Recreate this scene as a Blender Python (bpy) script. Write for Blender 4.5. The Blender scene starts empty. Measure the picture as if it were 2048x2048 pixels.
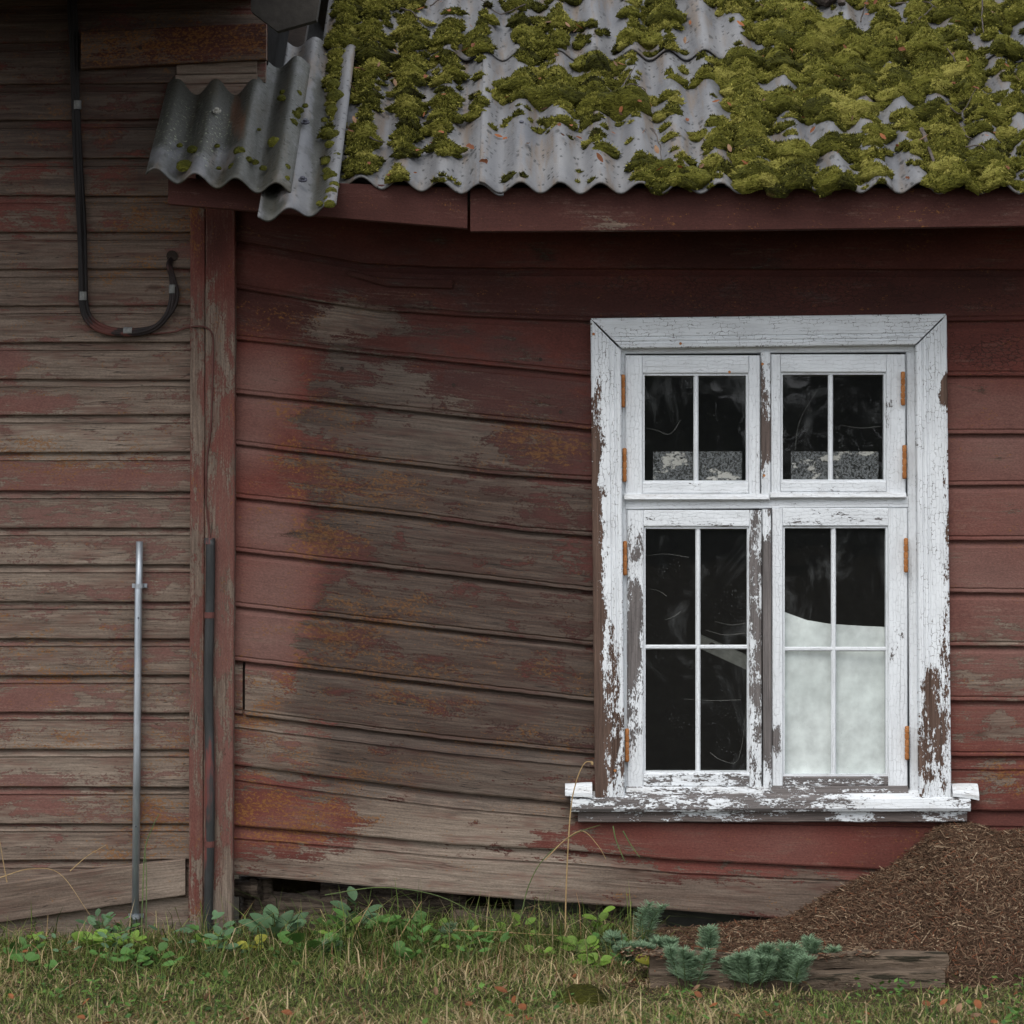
import bpy, math, random
import numpy as np
from mathutils import Matrix, Vector
random.seed(7); RNG = np.random.default_rng(7)
SC = bpy.context.scene; COL = SC.collection
# ------------------------------------------------------------------ camera, sky, sun, exposure
S = 0.0014                    # metres per photograph pixel (2048 px wide) at the wall plane Y = 0
D = 8.0                       # camera to wall
HX, HY = 1060.0, 850.0        # pixel the level camera points at
GY = 1880.0                   # pixel row of the ground line at the wall
CAMX, CAMZ = (HX - 1024) * S, (GY - HY) * S
cam = bpy.data.cameras.new('camera'); camo = bpy.data.objects.new('camera', cam); COL.objects.link(camo)
camo.location = (CAMX, -D, CAMZ); camo.rotation_euler = (math.pi / 2, 0, 0)
cam.sensor_width = 36; cam.lens = 36 * D / (2048 * S)
cam.shift_x = (1024 - HX) / 2048; cam.shift_y = -(1024 - HY) / 2048
cam.clip_end = 500; cam.dof.use_dof = True; cam.dof.focus_distance = 7.95; cam.dof.aperture_fstop = 5.0
SC.camera = camo
SUN_EL, SUN_AZ = math.radians(52), math.radians(200)
w = bpy.data.worlds.new('World'); SC.world = w; w.use_nodes = True
nt = w.node_tree; nt.nodes.clear()
sky = nt.nodes.new('ShaderNodeTexSky'); sky.sky_type = 'NISHITA'; sky.sun_disc = False
sky.sun_elevation = SUN_EL; sky.sun_rotation = SUN_AZ; sky.dust_density = 4.0; sky.air_density = 1.0
mx = nt.nodes.new('ShaderNodeMix'); mx.data_type = 'RGBA'; mx.inputs[0].default_value = 0.82   # cloud cover: even grey over the clear sky
mx.inputs[7].default_value = (6.6, 6.9, 7.3, 1)
bg = nt.nodes.new('ShaderNodeBackground'); bg.inputs[1].default_value = 0.12
wo = nt.nodes.new('ShaderNodeOutputWorld')
nt.links.new(sky.outputs[0], mx.inputs[6]); nt.links.new(mx.outputs[2], bg.inputs[0]); nt.links.new(bg.outputs[0], wo.inputs[0])
sl = bpy.data.lights.new('sun', 'SUN'); sl.energy = 0.9; sl.angle = math.radians(35); sl.color = (1, .97, .93)
so = bpy.data.objects.new('sun', sl); COL.objects.link(so)
so.rotation_euler = (math.radians(90) - SUN_EL, 0, math.radians(-18)); so.location = (0, -6, 8)
SC.view_settings.view_transform = 'Standard'; SC.view_settings.look = 'None'
SC.view_settings.exposure = 0.92; SC.view_settings.gamma = 1.0; SC.view_settings.use_curve_mapping = False
SC.render.resolution_x = SC.render.resolution_y = 1024
SC.cycles.max_bounces = 6; SC.cycles.diffuse_bounces = 3; SC.cycles.glossy_bounces = 2; SC.cycles.transmission_bounces = 3; SC.cycles.transparent_max_bounces = 8; SC.cycles.caustics_reflective = False; SC.cycles.caustics_refractive = False

# ------------------------------------------------------------------ helpers
def W(px, py, Y=0.0):
    px = np.asarray(px, float); py = np.asarray(py, float); Y = np.asarray(Y, float)
    k = (Y + D) / D
    x = CAMX + (px - HX) * S * k; z = CAMZ - (py - HY) * S * k
    x, y, z = np.broadcast_arrays(x, Y, z)
    return np.stack([x, y, z], -1)
def toPX(P):
    k = (P[..., 1] + D) / D
    return HX + (P[..., 0] - CAMX) / (S * k), HY - (P[..., 2] - CAMZ) / (S * k)
def onground(px, py, z=0.0):                      # point of the ground seen at a pixel
    k = (CAMZ - z) / ((np.asarray(py, float) - HY) * S)
    return np.stack(np.broadcast_arrays(CAMX + (np.asarray(px, float) - HX) * S * k, D * k - D, np.full_like(k, z)), -1)
WL = {}
def link(o, parent, wloc):
    COL.objects.link(o); WL[o.name] = Vector(wloc)
    if parent is not None:
        o.parent = parent; o.location = Vector(wloc) - WL[parent.name]
    else: o.location = wloc
    return o
def tag(o, label=None, cat=None, group=None, kind=None):
    for k, v in (('label', label), ('category', cat), ('group', group), ('kind', kind)):
        if v: o[k] = v
    return o
def empty(name, loc, label=None, cat=None, group=None, parent=None, kind=None):
    o = bpy.data.objects.new(name, None); o.empty_display_size = .05
    link(o, parent, loc); return tag(o, label, cat, group, kind)
def mk(name, V, F, mat, parent=None, attrs=None, smooth=False, wloc=None):
    V = np.asarray(V, float).reshape(-1, 3)
    c = V.mean(0) if wloc is None else np.asarray(wloc, float)
    me = bpy.data.meshes.new(name); Vl = V - c
    if isinstance(F, np.ndarray):
        n = F.shape[1]
        me.vertices.add(len(Vl)); me.vertices.foreach_set('co', Vl.astype(np.float32).ravel())
        me.loops.add(F.size); me.loops.foreach_set('vertex_index', F.astype(np.int32).ravel())
        me.polygons.add(len(F)); me.polygons.foreach_set('loop_start', np.arange(0, F.size, n, dtype=np.int32))
        me.polygons.foreach_set('loop_total', np.full(len(F), n, np.int32)); me.update(calc_edges=True)
    else:
        me.from_pydata(Vl.tolist(), [], F); me.update()
    for k, a in (attrs or {}).items():
        a = np.asarray(a, np.float32)
        if a.ndim == 1: at = me.attributes.new(k, 'FLOAT', 'POINT'); at.data.foreach_set('value', a)
        else: at = me.attributes.new(k, 'FLOAT_VECTOR', 'POINT'); at.data.foreach_set('vector', a.ravel())
    if smooth: me.polygons.foreach_set('use_smooth', np.ones(len(me.polygons), bool))
    me.materials.append(mat)
    o = bpy.data.objects.new(name, me)
    return link(o, parent, c)
def line(*pts):
    xs = [p[0] for p in pts]; ys = [p[1] for p in pts]
    def f(x):
        x = np.asarray(x, float); y = np.interp(x, xs, ys)
        if len(xs) > 1:
            s0 = (ys[1] - ys[0]) / (xs[1] - xs[0]); s1 = (ys[-1] - ys[-2]) / (xs[-1] - xs[-2])
            y = np.where(x < xs[0], ys[0] + .3 * s0 * (x - xs[0]), y); y = np.where(x > xs[-1], ys[-1] + .3 * s1 * (x - xs[-1]), y)
        return y
    return f
_nt = RNG.random((256, 256))
def vnoise(x, y, oct=4, rough=.55, seed=0):
    x = np.asarray(x, float) + seed * 17.3; y = np.asarray(y, float) + seed * 5.7; r = 0; a = 1; t = 0
    for i in range(oct):
        xi = np.floor(x).astype(int); yi = np.floor(y).astype(int); fx = x - xi; fy = y - yi
        fx = fx * fx * (3 - 2 * fx); fy = fy * fy * (3 - 2 * fy)
        g = lambda a_, b_: _nt[(xi + a_) & 255, (yi + b_) & 255]
        r = r + a * ((g(0, 0) * (1 - fx) + g(1, 0) * fx) * (1 - fy) + (g(0, 1) * (1 - fx) + g(1, 1) * fx) * fy)
        t += a; a *= rough; x = x * 2.03 + 11.1; y = y * 2.03 + 3.7
    return r / t
def field(base, blobs):
    def f(px, py):
        v = np.full(np.shape(px), float(base))
        for cx, cy, rx, ry, val in blobs:
            wgt = np.exp(-(np.abs((px - cx) / rx) ** 2.6 + np.abs((py - cy) / ry) ** 2.6) * .8)
            v = v * (1 - wgt) + val * wgt
        return v
    return f
ZERO = field(0, [])
def board(name, a0, a1, e1, e2, prof, mat, parent, Y0=0.0, vertical=False, na=None, back=.012, fields=None, warp=.0015, edge=0.0, solid=True):
    """a board between two pixel lines e1 and e2 on the plane Y0; prof: (fraction across, pixel offset, outward metres)"""
    na = na or max(2, int(abs(a1 - a0) / 16) + 1)
    a = np.linspace(a0, a1, na); r = random.random(); sd = r * 50
    A1 = e1(a) if callable(e1) else np.full(na, float(e1)); A2 = e2(a) if callable(e2) else np.full(na, float(e2))
    rows = []; PXY = []
    full = [(prof[0][0], prof[0][1], -back)] + list(prof) + [(prof[-1][0], prof[-1][1], -back)]
    for j, (f, off, dy) in enumerate(full):
        c = A1 + (A2 - A1) * f + off
        if edge: c = c + edge * (vnoise(a * .05, np.full(na, j * .02 + sd), 3) - .5) * 2
        Yv = Y0 - dy - (warp * 2 * (vnoise(a * .006, np.full(na, f * 1.0 + sd), 2) - .5) if dy > -back else 0)
        P = W(a, c, Y0) if not vertical else W(c, a, Y0)
        P[:, 1] = Yv; rows.append(P); PXY.append((a, c) if not vertical else (c, a))
    nr = len(rows); V = np.concatenate(rows)
    F = []
    for j in range(nr - 1):
        for i in range(na - 1):
            q = [j * na + i, (j + 1) * na + i, (j + 1) * na + i + 1, j * na + i + 1]
            F.append(q if not vertical else q[::-1])
    j0 = [j * na for j in range(nr)]; j1 = [j * na + na - 1 for j in range(nr)]
    if not vertical: F += [j0[::-1], j1]
    else: F += [j0, j1[::-1]]
    if solid:
        q = [(nr - 1) * na + i for i in range(na)]; b = [i for i in range(na)]
        for i in range(na - 1):
            z = [(nr - 1) * na + i, i, i + 1, (nr - 1) * na + i + 1]; F.append(z if not vertical else z[::-1])
    px = np.concatenate([p[0] for p in PXY]); py = np.concatenate([p[1] for p in PXY])
    al = np.tile(a, nr) * S + sd * .7; ac = np.repeat(np.cumsum([0] + [abs((full[j][0] - full[j - 1][0]) * abs(float(np.mean(A2 - A1))) + full[j][1] - full[j - 1][1]) * S + abs(full[j][2] - full[j - 1][2]) * .5 for j in range(1, nr)]), na)
    at = {'lc': np.stack([al, ac + sd * .31, np.full_like(al, sd)], -1)}
    if fields:
        fv = [f(px, py) for f in fields]
        while len(fv) < 6: fv.append(np.zeros_like(px))
        at['wa'] = np.stack(fv[:3], -1); at['wb'] = np.stack(fv[3:6], -1)
    return mk(name, V, F, mat, parent, at)
FLATP = lambda d, b=2.0: [(0, 0, d - .003), (0, b, d), (1, -b, d), (1, 0, d - .003)]
def flat_rows(d, n=4, b=2.0):
    return [(0, 0, d - .003), (0, b, d)] + [(i / n, 0, d) for i in range(1, n)] + [(1, -b, d), (1, 0, d - .003)]
def tube(pts, r, n=8, cap=True):
    P = np.asarray(pts, float); m = len(P); R = np.full(m, r) if np.isscalar(r) else np.asarray(r, float)
    T = np.gradient(P, axis=0); T /= np.linalg.norm(T, axis=1)[:, None] + 1e-9
    V = []; up = np.array([0.13, 1, 0.21])
    for i in range(m):
        s = np.cross(T[i], up); s /= np.linalg.norm(s) + 1e-9; b = np.cross(T[i], s)
        for k in range(n):
            a = 2 * math.pi * k / n; V.append(P[i] + R[i] * (math.cos(a) * s + math.sin(a) * b))
    F = [[i * n + k, i * n + (k + 1) % n, (i + 1) * n + (k + 1) % n, (i + 1) * n + k] for i in range(m - 1) for k in range(n)]
    if cap: F += [list(range(n))[::-1], [(m - 1) * n + k for k in range(n)]]
    return np.array(V), F
def spline(pts, n=8):
    P = np.asarray(pts, float); out = []
    Q = np.vstack([2 * P[0] - P[1], P, 2 * P[-1] - P[-2]])
    for i in range(1, len(Q) - 2):
        for t in np.linspace(0, 1, n, endpoint=False):
            out.append(.5 * ((2 * Q[i]) + (-Q[i - 1] + Q[i + 1]) * t + (2 * Q[i - 1] - 5 * Q[i] + 4 * Q[i + 1] - Q[i + 2]) * t * t + (-Q[i - 1] + 3 * Q[i] - 3 * Q[i + 1] + Q[i + 2]) * t ** 3))
    out.append(P[-1]); return np.array(out)
def boxm(x0, x1, y0, y1, z0, z1):
    V = [(x, y, z) for x in (x0, x1) for y in (y0, y1) for z in (z0, z1)]
    return V, [[0, 1, 3, 2], [4, 6, 7, 5], [0, 4, 5, 1], [2, 3, 7, 6], [0, 2, 6, 4], [1, 5, 7, 3]]
def merge(parts):
    V = []; F = []; n = 0
    for v, f in parts:
        v = np.asarray(v, float); V.append(v); F += [[i + n for i in q] for q in f]; n += len(v)
    return np.concatenate(V), F

# ------------------------------------------------------------------ materials
class NB:
    def __init__(s, name):
        s.m = bpy.data.materials.new(name); s.m.use_nodes = True; s.t = s.m.node_tree; s.t.nodes.clear()
        s.out = s.t.nodes.new('ShaderNodeOutputMaterial')
    def n(s, ty): return s.t.nodes.new('ShaderNode' + ty)
    def L(s, v, i):
        if v is None: return
        if isinstance(v, (int, float)): i.default_value = v
        elif isinstance(v, tuple):
            i.default_value = v if len(v) == len(i.default_value) else (v + (1,) if len(v) < len(i.default_value) else v[:3])
        else: s.t.links.new(v, i)
    def attr(s, name, out='Vector'):
        a = s.n('Attribute'); a.attribute_name = name; return a.outputs[out]
    def sep(s, v):
        x = s.n('SeparateXYZ'); s.L(v, x.inputs[0]); return x.outputs[0], x.outputs[1], x.outputs[2]
    def vm(s, v, sc):
        x = s.n('VectorMath'); x.operation = 'MULTIPLY'; s.L(v, x.inputs[0]); s.L(sc, x.inputs[1]); return x.outputs[0]
    def va(s, v, sc):
        x = s.n('VectorMath'); x.operation = 'ADD'; s.L(v, x.inputs[0]); s.L(sc, x.inputs[1]); return x.outputs[0]
    def noise(s, v, scale=1, detail=4, rough=.55, dist=0, out=0):
        x = s.n('TexNoise'); s.L(v, x.inputs['Vector']); x.inputs['Scale'].default_value = scale; x.inputs['Detail'].default_value = detail
        x.inputs['Roughness'].default_value = rough; x.inputs['Distortion'].default_value = dist; return x.outputs[out]
    def vor(s, v, scale=1, feature='F1', rnd=1.0, out=0):
        x = s.n('TexVoronoi'); x.feature = feature; s.L(v, x.inputs['Vector']); x.inputs['Scale'].default_value = scale
        x.inputs['Randomness'].default_value = rnd; return x.outputs[out]
    def ma(s, op, a, b=None, c=None, clamp=False):
        x = s.n('Math'); x.operation = op; x.use_clamp = clamp; s.L(a, x.inputs[0]); s.L(b, x.inputs[1]); s.L(c, x.inputs[2]); return x.outputs[0]
    def ss(s, v, lo, hi):
        x = s.n('MapRange'); x.interpolation_type = 'SMOOTHSTEP'; s.L(v, x.inputs[0]); s.L(lo, x.inputs[1]); s.L(hi, x.inputs[2])
        x.inputs[3].default_value = 0; x.inputs[4].default_value = 1; return x.outputs[0]
    def lin(s, v, lo, hi, a, b):
        x = s.n('MapRange'); s.L(v, x.inputs[0]); s.L(lo, x.inputs[1]); s.L(hi, x.inputs[2]); s.L(a, x.inputs[3]); s.L(b, x.inputs[4]); return x.outputs[0]
    def mix(s, f, a, b, blend='MIX'):
        x = s.n('Mix'); x.data_type = 'RGBA'; x.blend_type = blend; s.L(f, x.inputs[0]); s.L(a, x.inputs[6]); s.L(b, x.inputs[7]); return x.outputs[2]
    def sc(s, col, f):                       # colour times value
        x = s.n('VectorMath'); x.operation = 'SCALE'; s.L(col, x.inputs[0]); s.L(f, x.inputs['Scale']); return x.outputs[0]
    def bsdf(s, col, rough=.8, height=None, dist=.002, strength=1.0, spec=.4, metal=0, normal=None):
        b = s.n('BsdfPrincipled'); s.L(col, b.inputs['Base Color']); s.L(rough, b.inputs['Roughness']); s.L(metal, b.inputs['Metallic'])
        b.inputs['Specular IOR Level'].default_value = spec
        if height is not None:
            u = s.n('Bump'); u.inputs['Distance'].default_value = dist; u.inputs['Strength'].default_value = strength
            s.L(height, u.inputs['Height']); s.t.links.new(u.outputs[0], b.inputs['Normal'])
        s.t.links.new(b.outputs[0], s.out.inputs[0]); return b

def siding_mat():
    b = NB('peeling_red_paint'); lc = b.attr('lc')
    bare, fade, lich = b.sep(b.attr('wa')); wet_or_dark, grey, crk = b.sep(b.attr('wb'))
    grain = b.noise(b.vm(lc, (9, 210, 1)), 1, 4, .6, .4)
    grain2 = b.noise(b.vm(lc, (2.6, 48, 1)), 1, 3, .6, .9)
    patch = b.noise(b.vm(lc, (6.5, 17, 1)), 1, 8, .74, .3)
    blot = b.noise(b.vm(lc, (2.2, 4.5, 1)), 1, 3, .5)
    fine = b.noise(b.vm(lc, (150, 240, 1)), 1, 3, .7)
    t = b.ma('ADD', bare, b.ma('MULTIPLY', b.ma('SUBTRACT', patch, .5), 2.3))
    t = b.ma('ADD', t, b.ma('MULTIPLY', b.ma('SUBTRACT', fine, .5), .62))
    t = b.ma('ADD', t, b.ma('MULTIPLY', b.ma('SUBTRACT', grain, .5), .36))
    mask = b.ss(t, .47, .535)
    worn = b.ma('MULTIPLY', b.ss(t, .12, .50), b.ss(grain, .42, .62))          # paint rubbed thin along the grain
    mask2 = b.ma('MAXIMUM', mask, b.ma('MULTIPLY', worn, .42))
    fd = b.ma('ADD', fade, b.ma('MULTIPLY', b.ma('SUBTRACT', blot, .5), .8), clamp=True)
    r = b.n('ValToRGB'); e = r.color_ramp.elements; e[0].position = 0; e[0].color = (.052, .0165, .0125, 1); e[1].position = 1; e[1].color = (.150, .080, .066, 1)
    q = e.new(.35); q.color = (.122, .034, .025, 1)
    b.L(fd, r.inputs[0]); pc = r.outputs[0]
    pc = b.sc(pc, b.lin(fine, .25, .75, .70, 1.30)); pc = b.sc(pc, b.lin(patch, .3, .7, .84, 1.16))
    cr = b.vor(b.va(b.vm(lc, (52, 105, 1)), b.sc(b.noise(b.vm(lc, (70, 90, 1)), 1, 2, .5, 0, 1), 1.1)), 1, 'DISTANCE_TO_EDGE')
    crm = b.ma('MULTIPLY', b.ss(cr, .10, .01), b.ss(b.ma('ADD', crk, b.ma('MULTIPLY', b.ma('SUBTRACT', patch, .5), 2.4)), .45, .85))
    pc = b.mix(b.ma('MULTIPLY', crm, .7), pc, (.022, .010, .008))
    gy = b.ma('ADD', grey, b.ma('MULTIPLY', b.ma('SUBTRACT', grain2, .5), 1.2), clamp=True)
    wc = b.mix(gy, (.064, .037, .026), (.200, .156, .122))
    wc = b.sc(wc, b.lin(grain, .3, .7, .62, 1.34)); wc = b.sc(wc, b.lin(fine, .25, .75, .74, 1.26))
    ck = b.noise(b.vm(lc, (2.1, 70, 1)), 1, 2, .5, .5); ckm = b.ma('MULTIPLY', b.ss(b.ma('ABSOLUTE', b.ma('SUBTRACT', ck, .5)), .012, .002), b.ss(blot, .46, .56))
    wc = b.mix(b.ma('MULTIPLY', ckm, .75), wc, (.012, .008, .006))
    rs = b.ss(b.ma('ADD', b.noise(b.vm(lc, (5, 26, 1)), 1, 5, .65), b.ma('MULTIPLY', b.ma('SUBTRACT', fine, .5), .25)), .50, .66)
    wc = b.mix(b.ma('MULTIPLY', rs, .55), wc, b.mix(gy, (.060, .022, .015), (.135, .066, .050)))
    kn = b.ss(b.vor(b.vm(lc, (2.3, 7.5, 1)), 1), .085, .02)
    wc = b.mix(b.ma('MULTIPLY', kn, .7), wc, (.040, .018, .011))
    col = b.mix(mask2, pc, wc)
    l1 = b.noise(b.vm(lc, (10, 22, 1)), 1, 4, .6); l2 = b.noise(b.vm(lc, (120, 170, 1)), 1, 2, .7)
    lt = b.ma('ADD', b.ma('ADD', lich, b.ma('MULTIPLY', b.ma('SUBTRACT', l1, .5), 2.0)), b.ma('MULTIPLY', b.ma('SUBTRACT', l2, .5), 2.4))
    lm = b.ss(lt, .50, .90)
    col = b.mix(b.ma('MULTIPLY', lm, .72), col, b.mix(b.ss(l2, .4, .65), (.105, .032, .012), (.20, .088, .020)))
    wn = b.ss(b.ma('ADD', wet_or_dark, b.ma('MULTIPLY', b.ma('SUBTRACT', patch, .5), 1.5)), .40, .60)
    col = b.sc(col, b.lin(wn, 0, 1, 1, .68))
    h = b.ma('ADD', b.ma('MULTIPLY', mask, -.55), b.ma('MULTIPLY', b.ma('ADD', grain, fine), .5))
    b.bsdf(col, b.lin(wn, 0, 1, .86, .66), b.ma('SUBTRACT', h, b.ma('MULTIPLY', crm, .7)), .0018, .85, .3)
    return b.m
def white_mat():
    b = NB('flaking_white_paint'); lc = b.attr('lc'); bare, brown, stain = b.sep(b.attr('wa')); crackle = b.sep(b.attr('wb'))[0]
    wob = b.sc(b.va(b.noise(b.vm(lc, (26, 34, 1)), 1, 4, .65, 0, 1), (-.5, -.5, -.5)), .030)
    bt = b.n('TexBrick'); b.L(b.va(lc, wob), bt.inputs['Vector']); bt.offset = .37; bt.squash = 1.35; bt.squash_frequency = 3
    bt.inputs['Color1'].default_value = (0, 0, 0, 1); bt.inputs['Color2'].default_value = (1, 1, 1, 1); bt.inputs['Mortar'].default_value = (.5, .5, .5, 1)
    bt.inputs['Scale'].default_value = 1; bt.inputs['Mortar Size'].default_value = .00065; bt.inputs['Mortar Smooth'].default_value = .6; bt.inputs['Brick Width'].default_value = .022; bt.inputs['Row Height'].default_value = .0105
    cid = b.sep(bt.outputs['Color'])[0]; ln = bt.outputs['Fac']
    fine = b.noise(b.vm(lc, (110, 300, 1)), 1, 3, .65)
    pn = b.noise(b.vm(lc, (14, 42, 1)), 1, 6, .70)
    t = b.ma('ADD', bare, b.ma('MULTIPLY', b.ma('SUBTRACT', pn, .5), 1.5))
    t = b.ma('ADD', t, b.ma('MULTIPLY', b.ma('SUBTRACT', cid, .5), .13)); t = b.ma('ADD', t, b.ma('MULTIPLY', b.ma('SUBTRACT', fine, .5), .85))
    mask = b.ss(t, .485, .515)
    gr = b.noise(b.vm(lc, (8, 260, 1)), 1, 4, .6, .2); g2 = b.noise(b.vm(lc, (3, 60, 1)), 1, 3, .6)
    wc = b.mix(brown, (.135, .120, .115), (.098, .060, .044)); wc = b.sc(wc, b.lin(gr, .3, .7, .62, 1.35)); wc = b.sc(wc, b.lin(g2, .3, .7, .75, 1.2))
    pc = b.sc((.70, .725, .745), b.lin(b.noise(b.vm(lc, (9, 25, 1)), 1, 5, .6), .3, .7, .88, 1.06))
    lng = b.ss(b.noise(b.vm(lc, (4, 300, 1)), 1, 2, .5), .62, .70)
    brk = b.ss(b.noise(b.vm(lc, (22, 40, 1)), 1, 4, .65), .44, .58)
    pc = b.mix(b.ma('MULTIPLY', b.ma('MULTIPLY', ln, brk), b.ma('MULTIPLY', crackle, .9)), pc, (.12, .11, .108)); pc = b.mix(b.ma('MULTIPLY', lng, .35), pc, (.20, .19, .18))
    dn = b.ss(b.ma('ADD', stain, b.ma('MULTIPLY', b.ma('SUBTRACT', b.noise(b.vm(lc, (14, 50, 1)), 1, 5, .7), .5), 1.6)), .35, .9)
    pc = b.mix(b.ma('MULTIPLY', dn, .6), pc, (.34, .31, .27))
    col = b.mix(mask, pc, wc)
    h = b.ma('ADD', b.ma('MULTIPLY', mask, -1.0), b.ma('MULTIPLY', gr, .25)); h = b.ma('SUBTRACT', h, b.ma('MULTIPLY', ln, .4))
    b.bsdf(col, b.lin(mask, 0, 1, .55, .85), h, .0016, .9, .35)
    return b.m
def sheet_mat():
    b = NB('fibre_cement'); lc = b.attr('lc'); film, stainA, lit = b.sep(b.attr('wa'))
    n1 = b.noise(b.vm(lc, (9, 4, 1)), 1, 6, .62); n2 = b.noise(b.vm(lc, (160, 90, 1)), 1, 4, .7); n3 = b.noise(b.vm(lc, (26, 3.2, 1)), 1, 5, .6)
    col = b.mix(b.lin(n1, .3, .7, 0, 1), (.090, .092, .101), (.150, .147, .146))
    col = b.mix(b.ma('MULTIPLY', b.ss(n3, .48, .66), .75), col, (.115, .086, .062))
    col = b.sc(col, b.lin(n2, .25, .75, .78, 1.22))
    v = b.vor(b.vm(lc, (85, 60, 1)), 1); ci = b.sep(b.vor(b.vm(lc, (85, 60, 1)), 1, 'F1', 1, 1))[0]
    sp = b.ma('MULTIPLY', b.ss(v, .42, .2), b.ss(ci, .62, .72)); sp = b.ma('MULTIPLY', sp, b.ss(n1, .36, .54))
    v2 = b.vm(lc, (38, 27, 1)); s2 = b.ma('MULTIPLY', b.ss(b.ma('ADD', b.vor(v2, 1), b.ma('MULTIPLY', b.ma('SUBTRACT', n2, .5), .5)), .34, .2), b.ss(b.sep(b.vor(v2, 1, 'F1', 1, 1))[0], .66, .74)); sp = b.ma('MAXIMUM', sp, b.ma('MULTIPLY', s2, b.ss(n3, .42, .58)))
    col = b.mix(b.ma('MULTIPLY', sp, .85), col, (.020, .020, .019))
    fm = b.ss(b.ma('ADD', film, b.ma('MULTIPLY', b.ma('SUBTRACT', b.noise(b.vm(lc, (14, 7, 1)), 1, 6, .65), .5), 1.5)), .4, .75)
    col = b.mix(b.ma('MULTIPLY', fm, .80), col, (.027, .027, .017))  # olive film; its dark tone also carries the tall eave's shade
    pl = b.ma('MULTIPLY', b.ss(b.noise(b.vm(lc, (120, 120, 1)), 1, 4, .7), .58, .66), b.ss(b.ma('ADD', lit, b.ma('MULTIPLY', b.ma('SUBTRACT', b.noise(b.vm(lc, (12, 12, 1)), 1, 3, .5), .5), 1.2)), .4, .6))
    col = b.mix(b.ma('MULTIPLY', pl, .75), col, (.30, .32, .22))
    rs = b.ss(b.ma('ADD', stainA, b.ma('MULTIPLY', b.ma('SUBTRACT', n3, .5), 1.2)), .5, .8)
    col = b.mix(b.ma('MULTIPLY', rs, .7), col, (.12, .055, .03))
    h = b.ma('ADD', b.ma('MULTIPLY', n2, .6), b.ma('MULTIPLY', n1, .8)); h = b.ma('ADD', h, b.ma('MULTIPLY', sp, .5))
    b.bsdf(col, b.lin(n2, .3, .7, .42, .75), h, .0022, .8, .45)
    return b.m
def moss_mat():
    b = NB('cushion_moss'); lc = b.attr('lc'); tone, hh, rr = b.sep(b.attr('wa'))
    n1 = b.noise(b.vm(lc, (55, 150, 1)), 1, 4, .65); n2 = b.noise(b.vm(lc, (320, 420, 60)), 1, 3, .7); n3 = b.noise(b.vm(lc, (7, 7, 1)), 1, 3, .5)
    f = b.ma('ADD', tone, b.ma('MULTIPLY', b.ma('SUBTRACT', n1, .5), 1.1)); f = b.ma('ADD', f, b.ma('MULTIPLY', b.ma('SUBTRACT', n3, .5), .9), clamp=True)
    r = b.n('ValToRGB'); e = r.color_ramp.elements
    e[0].position = 0; e[0].color = (.014, .013, .004, 1); e[1].position = 1; e[1].color = (.27, .245, .060, 1)
    for p, c in ((.3, (.046, .047, .008, 1)), (.62, (.120, .117, .019, 1))):
        q = e.new(p); q.color = c
    b.L(f, r.inputs[0])
    col = b.sc(r.outputs[0], b.lin(n2, .28, .72, .45, 1.55))
    bz = b.ss(b.noise(b.vm(lc, (18, 30, 1)), 1, 4, .6), .62, .74)
    col = b.mix(b.ma('MULTIPLY', bz, .5), col, (.075, .045, .014))
    h = b.ma('ADD', b.ma('MULTIPLY', n1, 1.0), b.ma('MULTIPLY', n2, .55))
    b.bsdf(col, .95, h, .010, 1.0, .1)
    return b.m
def vcol_mat(name, rough=.8, spec=.2, trans=0.0, var=.25, scale=120):
    b = NB(name); c = b.attr('col'); g = b.n('NewGeometry')
    n = b.noise(g.outputs['Position'], scale, 3, .6)
    bs = b.bsdf(b.sc(c, b.lin(n, .3, .7, 1 - var, 1 + var)), rough, None, spec=spec)
    if trans:
        tr = b.n('BsdfTranslucent'); b.L(b.sc(c, 1.0), tr.inputs[0]); ms = b.n('MixShader'); ms.inputs[0].default_value = trans
        b.t.links.new(bs.outputs[0], ms.inputs[1]); b.t.links.new(tr.outputs[0], ms.inputs[2]); b.t.links.new(ms.outputs[0], b.out.inputs[0])
    return b.m
def simple_mat(name, c1, c2, scale=20, rough=.8, spec=.3, metal=0, bump=.002, stretch=(1, 1, 1), detail=6, extra=None):
    b = NB(name); t = b.n('TexCoord'); v = b.vm(t.outputs['Object'], stretch)
    n = b.noise(v, scale, detail, .62); n2 = b.noise(v, scale * 6, 3, .6)
    col = b.mix(b.ss(n, .35, .65), c1, c2); col = b.sc(col, b.lin(n2, .3, .7, .82, 1.18))
    if extra:
        m = b.ss(b.noise(v, extra[1], 5, .65), extra[2], extra[2] + .06); col = b.mix(m, col, extra[0])
    b.bsdf(col, rough, n2 if bump else None, bump or .001, .7, spec, metal); return b.m
def leaf_mat(name, c1, c2, vein=None, trans=.25, rough=.55):
    b = NB(name); t = b.n('TexCoord'); oi = b.n('ObjectInfo')
    n = b.noise(t.outputs['Object'], 30, 4, .6); col = b.mix(b.ss(n, .3, .7), c1, c2)
    col = b.sc(col, b.lin(oi.outputs['Random'], 0, 1, .7, 1.3))
    bs = b.bsdf(col, rough, n, .002, .5, .35)
    tr = b.n('BsdfTranslucent'); b.L(col, tr.inputs[0]); ms = b.n('MixShader'); ms.inputs[0].default_value = trans
    b.t.links.new(bs.outputs[0], ms.inputs[1]); b.t.links.new(tr.outputs[0], ms.inputs[2]); b.t.links.new(ms.outputs[0], b.out.inputs[0]); return b.m
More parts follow.
